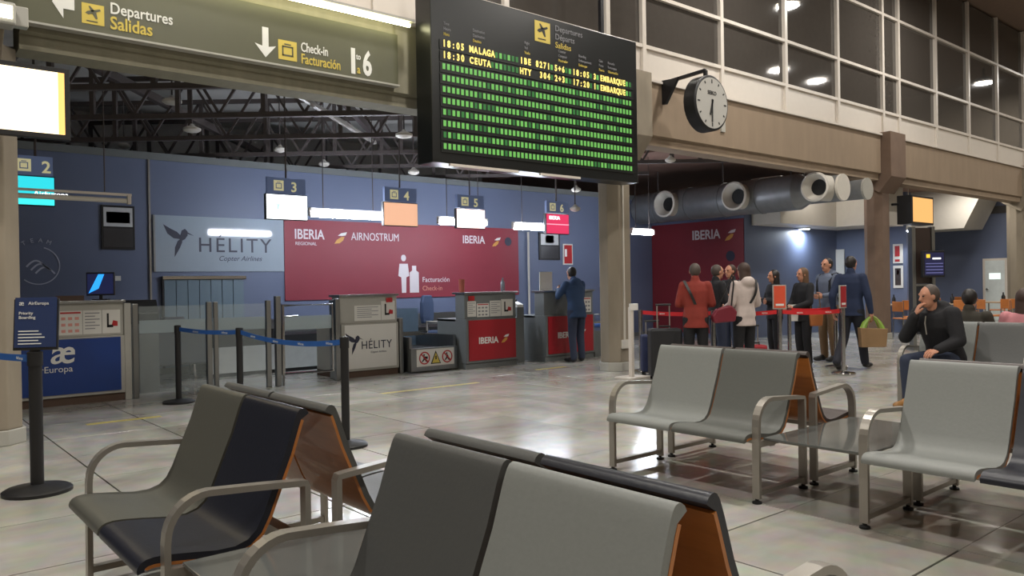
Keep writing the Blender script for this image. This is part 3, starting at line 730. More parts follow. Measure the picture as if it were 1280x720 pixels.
# collecting conveyor along the wall
cc_ = thing('baggage_conveyor', 'long steel-sided baggage conveyor along the blue wall', 'conveyor', (4.3, 12.7, 0))
MB().box((0, 0, .06), (6.2, .04, .48)).build('side_panel', mat('bright_steel', (196, 200, 198), .35, metal=.5), cc_); MB().box((0, .04, .45), (6.2, .95, .62)).build('belt', rubber, cc_)
MB().box((0, .95, 0), (6.2, 1.0, .86)).build('back_guard', steel, cc_); MB().box((0, .0, .48), (1.2, .03, .74)).build('drive_box', black, cc_); MB().box((.05, .02, 0), (6.1, .9, .06)).build('plinth', black, cc_)
# strips curtain bins behind the glass
t = thing('luggage_trolley', 'dark luggage trolley with chrome legs behind the glass partition', 'trolley', (3.75, 12.6, 0), .1)
MB().box((-.45, -.3, .28), (.45, .3, .8)).build('body', mat('trolley_dark', (60, 64, 70), .5), t, bevel=.03)
for sx in (-.42, .42):
    for sy in (-.28, .28): MB().bar((sx, sy, 0), (sx*.85, sy, .95), .03, .03).build('leg', chrome, t)
MB().box((-.2, -.1, .8), (.12, .1, 1.0)).build('bundle', dark_ink, t, bevel=.03)

# glass partition with frosted band, and steel gate
glass = mat('partition_glass', (214, 226, 226), .02, var=.0, trans=.0, alpha=.12, spec=.6)
frost = mat('frosted_band', (170, 184, 188), .5, var=.02, alpha=.55)
GP = [(2.80, 11.1), (3.72, 11.0), (4.52, 10.9)]
gp = thing('glass_partition', 'clear glass partition with frosted band between blue desk and gate', 'partition', (2.84, 11.1, 0))
for i, (x, y) in enumerate(GP):
    MB().box((x-2.84-.035, y-11.1-.03, 0), (x-2.84+.035, y-11.1+.03, 1.24)).build('post', steel, gp, bevel=.008)
    if i == 1: MB().box((x-2.84+.06, y-11.1-.03, 0), (x-2.84+.12, y-11.1+.03, 1.24)).build('post', steel, gp, bevel=.008)
for (a, b) in zip(GP[:-1], GP[1:]):
    A_, B_ = V((a[0]-2.84+.05, a[1]-11.1, 0)), V((b[0]-2.84-.05, b[1]-11.1, 0))
    MB().bar(A_+V((0, 0, .62)), B_+V((0, 0, .62)), .01, 1.16).build('pane', glass, gp)
    MB().bar(A_+V((0, -.008, .93)), B_+V((0, -.008, .93)), .004, .17).build('frosted_strip', frost, gp)
gt = thing('steel_gate', 'low steel tube gate next to white-fronted desk', 'gate', (4.62, 10.9, 0))
MB().box((0, -.04, 0), (.08, .04, 1.30)).build('hinge_post', steel, gt, bevel=.01)
MB().tube([(.12, 0, .16), (.12, 0, 1.16), (.9, 0, 1.16), (.9, 0, .16), (.12, 0, .16)], .028, 8).build('frame', chrome, gt, True)
MB().box((.94, -.04, 0), (1.0, .04, 1.24)).build('latch_post', steel, gt, bevel=.01)
MB().tube([(.14, 0, 1.0), (.35, 0, 1.0)], .012, 6).build('latch', chrome, gt); MB().tube([(.12, 0, .0), (.12, 0, .16)], .018, 8).build('drop_bolt', steel, gt)
MB().box((.15, -.003, .80), (.88, .003, 1.0)).build('frosted_strip', frost, gt)

# office chairs behind desks
def office_chair(x, y, rz, rgb, label, nm):
    t = thing('office_chair', label, 'chair', (x, y, 0), rz); m = mat(nm, rgb, .7)
    g = MB(); 
    for k in range(5):
        a = k*2*PI/5; g.bar((0, 0, .06), (.28*math.cos(a), .28*math.sin(a), .04), .04, .03)
    g.build('base', black, t); MB().tube([(0, 0, .06), (0, 0, .5)], .03, 8).build('gas_lift', blackmat, t)
    MB().box((-.24, -.24, .5), (.24, .24, .58)).build('seat', m, t, bevel=.03)
    MB().prism([(-.19, .72), (.19, .72), (.23, .85), (.22, 1.1), (.15, 1.24), (-.15, 1.24), (-.22, 1.1), (-.23, .85)], .2, .27).build('backrest', m, t, bevel=.02)
    MB().bar((0, .2, .52), (0, .28, .85), .06, .02).build('spine', black, t)
    for s in (-.27, .27): MB().tube([(s, .1, .54), (s, .1, .76), (s, -.14, .76)], .018, 6).build('armrest', lgrey_lam, t)
p = atd(548, 400, 14.65); office_chair(p.x, p.y, .5, (54, 70, 98), 'slate office chair behind the warning plate conveyor', 'chair_slate')
p = atd(733, 400, 16.4); office_chair(p.x, p.y, .2, (52, 92, 168), 'bright blue office chair beside last red desk', 'chair_blue')

# ------------------------------------------------------------------ barriers
def stanchion(x, y, label, m, hm, h=.97, base=.19, r=.036, group=None, rz=0):
    t = thing('barrier_post', label, 'barrier post', (x, y, 0), rz, group)
    MB().lathe([(base, 0), (base, .022), (base*.9, .035), (r*1.5, .05), (r, .06)], 32).build('base', m, t, True)
    MB().tube([(0, 0, .05), (0, 0, h-.10)], r, 16).build('pole', m, t, True)
    MB().lathe([(r*1.15, h-.10), (r*1.15, h-.005), (r*.9, h)], 16).build('belt_cassette', hm, t, True)
    return t
P1 = (.96, 6.41); P2 = (3.08, 10.25); P2b = (3.33, 8.85); P3 = (3.31, 6.31); P0 = (.62, 8.35)
s1 = stanchion(*P1, 'thick black barrier post carrying a dark blue notice frame', black, black, .99, .22, .043)
stanchion(*P0, 'black barrier post standing against the left concrete column', black, black)
stanchion(*P2, 'black barrier post in front of the glass partition', black, black)
stanchion(*P2b, 'black barrier post between two spans of blue belt', black, black)
stanchion(*P3, 'black barrier post behind the wooden-backed bench seats', black, black)
# notice frame on first post
MB().box((-.03, -.02, .99), (.03, .02, 1.03)).build('clamp', black, s1)
navy = mat('notice_navy', (40, 56, 96), .3, var=.05)
fr = MB().box((-.145, -.008, 0), (.145, .012, .36)).build('notice_frame', black, s1, bevel=.004); fr.location = (0, -.03, 1.0); fr.rotation_euler = (math.radians(-6), 0, math.radians(-30))
MB().box((-.135, -.012, .02), (.135, -.007, .37)).build('notice_sheet', navy, fr)
text('æ', .05, white_ink, fr, (-.11, -.014, .315)); text('AirEuropa', .032, white_ink, fr, (-.05, -.014, .318))
text('Priority\nBoarding', .03, white_ink, fr, (-.11, -.014, .25)); 
for k in range(5): MB().box((-.11, -.0145, .13-.022*k), (.02+.02*(k % 3), -.0125, .137-.022*k)).build('notice_line', white_ink, fr)
def belt(a, b, z, m, label, sag=.03, w_=.05, marks=None, ink=white_ink, twist=0):
    a = V((*a, z)); b = V((*b, z)); d = (b-a); L = d.length; d.normalize(); a = a+d*.045; b = b-d*.045
    o = thing('belt_span', label, 'barrier belt', a)
    pts = [(b-a)*t_+V((0, 0, -sag*4*t_*(1-t_))) for t_ in [i/10 for i in range(11)]]
    g = MB(); side = V((-d.y, d.x, 0)); rs = []
    for p in pts: rs.append([p-side*.0015-V((0, 0, w_/2)), p+side*.0015-V((0, 0, w_/2)), p+side*.0015+V((0, 0, w_/2)), p-side*.0015+V((0, 0, w_/2))])
    g.rings(rs).build('webbing', m, o)
    if marks:
        n = max(2, int(L/.55)); rz = math.atan2(d.y, d.x)
        if (-side).dot(a-CP) > 0: rz += PI; off = .004
        else: off = .004
        for k in range(n):
            t_ = (k+.6)/n; p = (b-a)*t_+V((0, 0, -sag*4*t_*(1-t_)-.012))
            nrm = V((math.sin(rz), -math.cos(rz), 0))
            text(marks, .032, ink, o, p+nrm*off, (PI/2, 0, rz), align='CENTER', ext=.0005)
blue_belt = mat('blue_belt', (38, 92, 168), .6); red_belt = mat('red_belt', (196, 30, 36), .6)
belt(P0, P1, .94, blue_belt, 'blue barrier belt running to the left concrete column', .02, marks='AirEuropa')
belt(P2, P2b, .92, blue_belt, 'short blue barrier belt in front of the glass partition', .02, marks='AirEuropa')
belt(P2b, P3, .92, blue_belt, 'long blue barrier belt crossing in front of the gate', .06, marks='AirEuropa')
# queue barriers, chrome with red belts
def gpos(px, Z): 
    d = ray(px, 360); return (d.x*Z, d.y*Z)
Q = [gpos(800, 12.4), gpos(891, 11.6), gpos(974, 11.7), gpos(1053, 11.68)]
ql = ['chrome barrier post beside the dark suitcase', 'chrome barrier post between the red jacket and the white hoodie', 'chrome barrier post with a tall orange-red sign on top', 'chrome barrier post with a red sign in front of the walking man']
qs = [stanchion(*q_, l, chrome, chrome, .98, .17, .03) for q_, l in zip(Q, ql)]
R1 = gpos(986, 12.3); stanchion(*R1, 'chrome barrier post of the rear belt lane', chrome, chrome, .98, .17, .03)
R2 = gpos(1044, 12.6); stanchion(*R2, 'chrome barrier post behind the walking man', chrome, chrome, .98, .17, .03)
for k in range(3): belt(Q[k], Q[k+1], .94, red_belt, ['red barrier belt between suitcase and red jacket', 'red barrier belt across the white hoodie', 'red barrier belt in front of women in black'][k], .02, .06, marks='IBERIA')
belt(R1, R2, .95, red_belt, 'red barrier belt of the rear lane', .02, .05)
sign_red = mat('sign_orange_red', (214, 84, 58), .4)
for s_, m_, h_ in ((qs[2], sign_red, .36), (qs[3], red_panel, .34)):
    f_ = MB().box((-.1, -.012, .98), (.1, .012, .98+h_)).build('sign_frame', lgrey_lam, s_, bevel=.004); f_.rotation_euler = (0, 0, math.radians(-40 if m_ is sign_red else 2))
    MB().box((-.085, -.016, 1.0), (.085, -.011, .965+h_)).build('sign_sheet', m_, f_)
    MB().box((-.06, -.018, 1.03), (.06, -.0155, 1.06)).build('sign_print', white_ink, f_)
# white measuring frame post next to the suitcase
wp = gpos(788, 11.6)
t = thing('bag_gauge_stand', 'white upright stand on flat base beside concrete column', 'stand', (wp[0], wp[1], 0))
MB().box((-.2, -.16, 0), (.25, .16, .03)).build('base', white_frame, t, bevel=.005); MB().box((-.03, -.03, .03), (.03, .03, 1.05)).build('post', white_frame, t, bevel=.005); MB().box((-.04, -.04, 1.0), (.12, .0, 1.1)).build('plate', white_card, t, bevel=.005)

# ------------------------------------------------------------------ air duct with nozzles
DX, DY0 = 16.1, 8.35; DZ = atx(917, 245, 15.5).z
du = thing('air_duct', 'large round steel air duct with jet nozzles under the brown ceiling', 'duct', (DX, DY0, DZ))
galv = mat('galvanised', (132, 134, 136), .42, metal=.45, var=.2, scale=6)
MB().lathe([(.40, 1.0), (.40, 5.6)], 28, 'y').build('pipe', galv, du, True); MB().lathe([(.27, .02), (.27, .75), (.40, 1.0)], 28, 'y').build('reducer', galv, du, True)
for y in (1.9, 2.9, 3.9, 4.9): MB().lathe([(.415, y), (.415, y+.05)], 28, 'y').build('joint_ring', galv, du)
for px, py in ((830, 257), (917, 245), (1018, 235)):
    p = atx(px, py, DX-.6); yq = p.y-DY0; rr = 1.0 if px < 1000 else .95
    n_ = MB().lathe([(.29*rr, .40), (.29*rr, -.08), (.32*rr, -.12), (.33*rr, -.2), (.29*rr, -.22), (.22*rr, -.1), (.17*rr, .0), (.17*rr, .05)], 28, 'x', (-.40, yq, 0)).build('nozzle', white_paint, du, True)
    MB().lathe([(0, -.02), (.17, -.02), (.17, .02), (0, .02)], 20, 'x', (-.40, yq, 0)).build('nozzle_throat', rubber, n_)
MB().lathe([(0, -.02), (.285, -.02), (.285, .03), (0, .03)], 28, 'y').build('end_cap', white_paint, du)
for y in (1.2, 3, 5): MB().tube([(0, y, .39), (0, y, 4.29-DZ)], .02, 6).build('rod', truss_m, du)
p = aty(1084, 236, 8.3)
d2 = thing('air_duct', 'narrower grey air duct ending beside the brown column', 'duct', p)
MB().lathe([(.22, .02), (.22, 1.9)], 24, 'y').build('pipe', galv, d2, True); MB().lathe([(0, -.02), (.24, -.02), (.24, .03), (0, .03)], 24, 'y').build('end_cap', lgrey_lam, d2)
for y in (.5, 1.2): MB().tube([(0, y+.3, .21), (0, y+.3, 4.29-p.z)], .02, 6).build('rod', truss_m, d2)

# ------------------------------------------------------------------ right-hand screens, café
p0, p1 = aty(1141, 246, 8.2), aty(1166, 279, 8.2)
t = slab_screen('bracket_monitor', 'small glowing orange monitor on a bracket from brown column', p0.x, p1.x, p1.z, p0.z, 8.2, emit('scr_amber', (255, 190, 112), 1.05), frame=.05, depth=.35)
MB().tube([(-.25, .25, .45), (18.86-(p0.x+p1.x)/2, .38, .42)], .03, 8).build('arm', blackmat, t)
tp = gpos(1151, 15.6)
t = thing('info_totem', 'tall dark information totem with hanging flight screen', 'totem', (tp[0], tp[1], 0), math.radians(-40))
MB().box((-.20, -.08, 0), (-.13, .08, 2.42)).build('upright', steel, t); MB().box((.19, -.08, 0), (.25, .08, 2.42)).build('upright', steel, t)
MB().box((-.13, -.03, .3), (.19, .06, 1.25)).build('lower_panel', mat('totem_dark', (44, 46, 52), .3), t); MB().box((-.13, -.03, 1.3), (.19, .06, 2.40)).build('upper_panel', mat('totem_brown', (52, 42, 38), .3), t); MB().box((-.25, -.2, 0), (.3, .2, .04)).build('foot', steel, t)
MB().box((-.13, -.06, 1.25), (.19, .06, 1.29)).build('shelf', steel, t)
h = MB().box((-.08, -.26, 1.42), (.34, -.16, 1.94)).build('screen_housing', black, t, bevel=.01)
MB().box((-.05, -.265, 1.46), (.32, -.26, 1.90)).build('display', emit('totem_scr', (40, 42, 84), .6), h)
for k in range(4): MB().box((-.03, -.269, 1.50+.06*k), (.30, -.265, 1.515+.06*k)).build('display_line', emit('totem_line', (130, 130, 190), .7), h)
MB().box((-.02, -.269, 1.80), (.05, -.265, 1.87)).build('display_icon', emit('totem_y', (255, 210, 60), 1.2), h); MB().box((.1, -.269, 1.77), (.26, -.265, 1.80)).build('display_line', MATS['white_lit'], h)
# posters on the end of the poster wall
def xposter(label, py0, py1, parts):
    zt, zb = atx(1122, py0, 20.97).z, atx(1122, py1, 20.97).z
    y0, y1 = atx(1116.5, 340, 20.97).y, atx(1128.5, 340, 20.97).y
    t = thing('framed_poster', label, 'poster', (20.97, y0, zb)); W_, H_ = y0-y1, zt-zb
    MB().box((0, -W_, 0), (.028, 0, H_)).build('sheet', white_card, t)
    for nm, m, u0, v0, u1, v1 in parts: MB().box((-.005, -u1*W_, v0*H_), (.001, -u0*W_, v1*H_)).build(nm, m, t)
xposter('white poster with red symbol on the lit blue wall', 305, 329, (('symbol', red_ink, .2, .35, .7, .9), ('caption', red_ink, .2, .08, .7, .2)))
xposter('white-framed picture with dark photo below the red symbol', 332, 360, (('photo', brp, .2, .12, .8, .88), ('figure', red_ink, .4, .6, .6, .8)))
def spot(px, py, x, label, power):
    p = atx(px, py, x); t = thing('spot_lamp', label, 'lamp', p)
    MB().lathe([(.03, .14), (.06, .12), (.07, 0), (.06, -.01)], 14).build('housing', white_paint, t, True)
    MB().ell((0, 0, -.01), (.055, .055, .03), 12, 6).build('bulb', emit('spot_on', (236, 244, 255), 40), t, True)
    ld = bpy.data.lights.new('spot_light', 'SPOT'); ld.energy = power; ld.spot_size = 2.2; ld.spot_blend = .8; ld.color = (.88, .94, 1); ld.shadow_soft_size = .06
    lo = bpy.data.objects.new('spot_light', ld); C.objects.link(lo); lo.parent = t; lo.location = (0, 0, -.05)
    MB().tube([(0, 0, .13), (0, 0, 4.29-p.z)], .01, 6).build('stem', white_paint, t)
spot(1136, 288, 20.6, 'small bright spot lamp above the posters', 60)
spot(1028, 277, 19.2, 'small bright spot lamp at the white bulkhead', 40)
p = atx(1000, 290, 20.75); t = thing('wall_washer', 'recessed lamp washing the blue wall behind the queue', 'lamp', (20.95-.05, p.y, 2.77))
t.location = (19.05, 10.94, 2.755)
MB().box((-.12, -.12, -.02), (.12, .12, .012)).build('trim_plate', white_paint, t); MB().box((-.09, -.09, -.03), (.09, .09, -.02)).build('diffuser', MATS['spot_on'], t)
ld = bpy.data.lights.new('washer_light', 'AREA'); ld.size = .18; ld.energy = 45; ld.color = (.8, .9, 1); lo = bpy.data.objects.new('washer_light', ld); C.objects.link(lo); lo.parent = t; lo.location = (0, 0, -.05)
# white door in the café wall and notice on the pillar
zt = atx(1243, 323, 29).z; ya, yb = atx(1229, 350, 29).y, atx(1260, 350, 29).y
d1 = struct(put('door_1', None, None, (28.97, ya, 0)))
MB().box((0, -(ya-yb), 0), (.03, 0, zt)).build('door_frame', white_frame, d1); lf = MB().box((-.02, -(ya-yb)+.08, 0), (0, -.08, zt-.07)).build('door_leaf', mat('door_leaf', (206, 214, 214), .4), d1)
MB().box((-.03, -(ya-yb)+.2, zt*.66), (-.02, -.2, zt*.76)).build('door_sign', emit('door_sign', (235, 246, 240), 1.2), lf); MB().ell((-.05, -.14, 1.0), (.03, .04, .04)).build('door_handle', chrome, lf)
p0, p1 = atx(1045, 312, 20.97), atx(1056, 345, 20.97)
o = MB().box((-.02, -(p0.y-p1.y), 0), (.0, 0, p0.z-p1.z)).build('wall_notice', white_card, None, loc=(20.97, p0.y, p1.z)); tag(o, 'tall plain white notice on the blue wall behind the walking man', 'notice')
# vent on the right
p = atx(1245, 262, 28.9); o = MB().box((-.02, -.5, -.12), (0, .5, .12)).build('air_vent', mat('vent_dark', (60, 56, 54), .6), None, loc=(28.98, p.y, p.z)); tag(o, 'dark rectangular air vent above the café door', 'vent')

orange_wood = mat('cafe_wood', (190, 116, 60), .45, var=.15)
def cafe_chair(x, y, rz, label):
    t = thing('cafe_chair', label, 'chair', (x, y, 0), rz, 'wooden café chairs')
    MB().box((-.2, -.2, .44), (.2, .2, .47)).build('seat', orange_wood, t, bevel=.01)
    MB().box((-.2, .18, .62), (.2, .205, .86)).build('backrest', orange_wood, t, bevel=.01)
    for sx in (-.18, .18):
        MB().tube([(sx, .2, 0), (sx, .18, .45), (sx, .19, .85)], .013, 6).build('leg', chrome, t); MB().tube([(sx, -.2, 0), (sx, -.17, .45)], .013, 6).build('leg', chrome, t)
def cafe_table(x, y, label):
    t = thing('cafe_table', label, 'table', (x, y, 0))
    MB().box((-.4, -.4, .72), (.4, .4, .75)).build('table_top', mat('cafe_top', (176, 150, 120), .4), t, bevel=.005)
    for sx in (-.36, .36):
        for sy in (-.36, .36): MB().tube([(sx, sy, 0), (sx, sy, .72)], .018, 6).build('leg', chrome, t)
for px, Z, r_, lb in ((1131, 18.8, 1.0, 'wooden café chair just beside the brown column'), (1148, 21.0, 2.4, 'wooden café chair past the end of the poster wall'), (1143, 19.5, -.6, 'wooden café chair behind the information totem'), (1185, 21.3, .4, 'wooden café chair against the blue wall behind the man in black'), (1200, 19.4, 2.2, 'wooden café chair between totem and olive jacket'),
                   (1207, 22.5, 1.3, 'wooden café chair near the blue café wall corner'), (1236, 19.5, .8, 'wooden café chair right of the olive jacket'), (1252, 19.7, 2.6, 'wooden café chair in front of the white door'), (1246, 22.9, 3.5, 'wooden café chair closest to the white door'), (1274, 18.6, .2, 'wooden café chair beside the long-haired person in pink')):
    q_ = gpos(px, Z); cafe_chair(q_[0], q_[1], r_, lb)
for px, Z, lb in ((1118, 20.3, 'café table beside the brown concrete column'), (1192, 20.3, 'café table behind the man in black'), (1248, 21.0, 'café table in front of the white door')):
    q_ = gpos(px, Z); cafe_table(q_[0], q_[1], lb)
for px, Z, lb in ((1117, 20.2, 'small dark bottle on café table by the column'), (1190, 20.1, 'small dark bottle on café table behind man in black'), (1254, 20.8, 'small dark bottle on café table by the door')):
    q_ = gpos(px, Z); tag(MB().lathe([(.04, 0), (.045, .02), (.045, .14), (.018, .2), (.018, .25)], 10).build('bottle', black, None, True, loc=(q_[0], q_[1], .75)), lb, 'bottle')
# added fill panels, hidden behind the beams, brightening the bulkhead, café and door
def fill_panel(x, y, label, e):
    t = thing('fill_panel', label, 'lamp', (x, y, 4.26)); MB().box((-.3, -.3, 0), (.3, .3, .04)).build('tray', white_frame, t); MB().box((-.27, -.27, -.01), (.27, .27, 0)).build('diffuser', emit('fill_panel_on', (255, 246, 230), 6), t)
    ld = bpy.data.lights.new('fill_panel_light', 'AREA'); ld.size = .5; ld.energy = e; ld.color = (1, .95, .88); lo = bpy.data.objects.new('fill_panel_light', ld); C.objects.link(lo); lo.parent = t; lo.location = (0, 0, -.03)
fill_panel(17.9, 9.9, 'added ceiling panel brightening the white bulkhead', 26)
fill_panel(26.4, 9.8, 'added ceiling panel brightening the café door and tables', 55)
fill_panel(25.0, 14.0, 'added ceiling panel brightening the back of the café', 45)
# ------------------------------------------------------------------ waiting benches
FRONT = [(.034, .872), (.036, .888), (.043, .901), (.054, .909), (.066, .911), (.077, .906), (.086, .894), (.094, .876), (.104, .85), (.14, .74), (.19, .62), (.235, .51), (.265, .455), (.30, .425), (.35, .41), (.42, .41), (.52, .425), (.60, .435), (.645, .437), (.672, .433), (.690, .424), (.701, .411), (.705, .396), (.702, .384)]
def offset(path, d):
    out = []
    for i, p in enumerate(path):
        a = V(path[max(i-1, 0)]); b = V(path[min(i+1, len(path)-1)]); t_ = (b-a).normalized(); n_ = V((t_.y, -t_.x))
        out.append((p[0]-n_.x*d*-1*-1, p[1]-n_.y*d) if False else (p[0]+n_.x*d*-1, p[1]+n_.y*d*-1))
    return out
SEATW = .575
back1 = offset(FRONT, -.026); 
_c = V(FRONT[11]) ; 
if back1[11][1] > FRONT[11][1] or back1[11][0] > FRONT[11][0]: back1 = offset(FRONT, .026)
sgn = -1 if back1 == offset(FRONT, -.026) else 1
back2 = offset(FRONT, sgn*.038)
def seat_mesh(side, m):
    poly = [(side*u, z) for u, z in FRONT[1:]] + [(side*u, z) for u, z in back1[7:][::-1]]
    return MB().prism(poly, -SEATW/2, SEATW/2).mesh('seat_pad', m, True)
def ply_mesh(side):
    poly = [(side*u, z) for u, z in back1[7:-2]] + [(side*u, z) for u, z in back2[7:-2][::-1]]
    return MB().prism(poly, -SEATW/2-.002, SEATW/2+.002).mesh('plywood_shell', wood, True)
PLY = {-1: ply_mesh(-1), 1: ply_mesh(1)}
seat_cols = dict(light=mat('seat_light', (129, 132, 129), .55, var=.05, bump=.05, scale=60), mid=mat('seat_mid', (92, 94, 90), .5, var=.06, bump=.05, scale=60), dark=mat('seat_dark', (78, 79, 78), .45, var=.06, bump=.05, scale=60),
                 olive=mat('seat_olive', (84, 84, 77), .42, var=.06, bump=.05, scale=60), navy=mat('seat_navy', (30, 32, 42), .38, var=.08, bump=.05, scale=60), brown=mat('seat_brown', (62, 52, 50), .4, var=.08, bump=.05, scale=60))
SEATM = {(s, c): seat_mesh(s, m) for s in (-1, 1) for c, m in seat_cols.items()}
def arm_path(side):
    pts = [(side*.07, .03), (side*.07, .60), (side*.075, .615)]
    pts += [(side*.10, .618), (side*.30, .634), (side*.46, .645)]
    for k in range(1, 8):
        a = k/8*PI/2; pts.append((side*(.46+.15*math.sin(a)), .645-.15*(1-math.cos(a))))
    pts += [(side*.612, .48), (side*.615, .03)]
    return pts
def frame_mesh(side):
    g = MB(); g.strip([(u, 0, z) for u, z in arm_path(side)], .05, .024, (0, 1, 0))
    g.bar((side*.07, 0, .065), (side*.615, 0, .065), .04, .03); g.bar((side*.07, 0, .37), (side*.61, 0, .37), .03, .04)
    return g.mesh('arm_frame', alu, False, 0)
FRM = {-1: frame_mesh(-1), 1: frame_mesh(1)}
def foot_mesh():
    return MB().lathe([(.03, 0), (.03, .012), (.012, .018), (.012, .035)], 12).mesh('leveller', rubber)
FOOT = foot_mesh()
table_m = mat('table_glass', (92, 94, 92), .08, var=.04, spec=.7)
def bench(label, x, y, front, backc, pair=1.20, tab=.72, n=2):
    t = thing('waiting_bench', label, 'bench', (x, y, 0), 0)
    ys = []; yy = 0; idx = 0; fr_y = []
    for k in range(n):
        fr_y += [yy+.015, yy-pair-.015]
        for j in range(2):
            yc = yy-pair/4-j*pair/2
            for s, cols in ((-1, front), (1, backc)):
                o = put('seat_pad', SEATM[(s, cols[k*2+j])], t, (0, yc, 0)); put('plywood_shell', PLY[s], o)
        for s in (-1, 1): MB().bar((s*.42, yy+.01, .355), (s*.42, yy-pair-.01, .355), .05, .04).build('seat_rail', alu, t)
        MB().bar((0, yy+.01, .30), (0, yy-pair-.01, .30), .06, .06).build('spine_rail', alu, t)
        yy -= pair
        if k < n-1:
            MB().box((-.56, yy-tab+.03, .395), (.56, yy-.03, .41)).build('table_top', table_m, t, bevel=.003)
            for s in (-.4, .4): MB().bar((s, yy, .375), (s, yy-tab, .375), .03, .03).build('table_rail', alu, t)
            yy -= tab
    for f in fr_y:
        for s in (-1, 1):
            o = put('arm_frame', FRM[s], t, (0, f, 0))
            for u in (.07, .615): put('leveller', FOOT, o, (s*u, 0, 0))
    return t
bench('double-sided bench with olive, navy and grey padded seats, plywood backs and glass table', 1.46, 4.22, ['olive', 'navy', 'dark', 'light'], ['dark', 'dark', 'dark', 'navy'])
bench('double-sided bench of light grey seats with empty glass table', 4.96, 4.06, ['light', 'mid', 'light', 'navy'], ['brown', 'brown', 'brown', 'navy'])
bench('double-sided bench where three people are sitting', 9.50, 3.97, ['light', 'dark', 'dark', 'light'], ['dark', 'mid', 'dark', 'mid'])

# ------------------------------------------------------------------ people
def remesh(mb, name, m, voxel=.014, smooth=3):
    me = mb.mesh(name, m); o = bpy.data.objects.new('tmp', me); C.objects.link(o)
    md = o.modifiers.new('r', 'REMESH'); md.mode = 'VOXEL'; md.voxel_size = voxel
    sm = o.modifiers.new('s', 'SMOOTH'); sm.iterations = smooth; sm.factor = .5
    dg = bpy.context.evaluated_depsgraph_get(); out = bpy.data.meshes.new_from_object(o.evaluated_get(dg))
    bpy.data.objects.remove(o); out.materials.clear(); out.materials.append(m); out.shade_smooth(); out.name = name
    return out
def limb(g, pts, rad, n=12):
    pts = [V(p) for p in pts]
    for (a, ra), (b, rb) in zip(list(zip(pts, rad))[:-1], list(zip(pts, rad))[1:]):
        g.tube([a, b], [ra, rb], n)
    for p, r in zip(pts, rad): g.ell(p, (r, r, r), 12, 8)
def torso(g, J, prof, infl):
    pel, che, nec = J['pelvis'], J['chest'], J['neck']
    latS = (J['shL']-J['shR']).normalized(); latH = (J['hipL']-J['hipR']).normalized()
    rs = []
    for tt, w_, d_ in prof:
        if tt < .55: u = tt/.55; c = pel.lerp(che, u)
        else: u = (tt-.55)/.45; c = che.lerp(nec, u)
        tan = (che-pel).normalized().lerp((nec-che).normalized(), max(0, min(1, tt))).normalized()
        lat = latH.lerp(latS, max(0, min(1, tt*1.2))).normalized(); lat = (lat-tan*lat.dot(tan)).normalized(); fwd = lat.cross(tan)
        rs.append([c+lat*(w_+infl)*math.cos(a)+fwd*(d_+infl)*math.sin(a)*(1 if math.sin(a) > 0 else .95) for a in [2*PI*k/20 for k in range(20)]])
    g.rings(rs)
PROF = [(-.22, .10, .07), (-.1, .165, .115), (.0, .172, .12), (.25, .15, .105), (.5, .172, .118), (.7, .185, .12), (.88, .165, .095), (.97, .10, .07), (1.0, .06, .055)]
def hand(wr, d, n, side, curl=.5, s=1.0):
    """palm, four unequal bent fingers and a thumb leaving the side of the palm; d = direction, n = palm normal, side = towards the thumb"""
    g = MB(); wr = V(wr); d = V(d).normalized(); n = (V(n)-d*V(n).dot(d)).normalized(); l = V(side); l = (l-d*l.dot(d)-n*l.dot(n)).normalized()
    rot = M4((l, n, d)).transposed()
    g.ell(wr+d*.045*s, (.042*s, .018*s, .055*s), 10, 6, rot.to_3x3())
    for k, (off, L) in enumerate(((.031, .072), (.011, .082), (-.010, .077), (-.030, .058))):
        b = wr+d*.082*s+l*off*s; pts = [b]; a = 0
        for j, f in enumerate((.45, .32, .23)):
            a += curl*(.7 if j == 0 else .9); b = b+(d*math.cos(a)+n*math.sin(a))*L*f*s; pts.append(b)
        g.tube(pts, [.0105*s, .0098*s, .009*s, .006*s], 7)
    b = wr+d*.03*s+l*.035*s; p1 = b+(l*.6+d*.7+n*.25).normalized()*.038*s; p2 = p1+(d*.9+l*.1+n*.4).normalized()*.033*s
    g.tube([b, p1, p2], [.014*s, .0115*s, .007*s], 7)
    return g
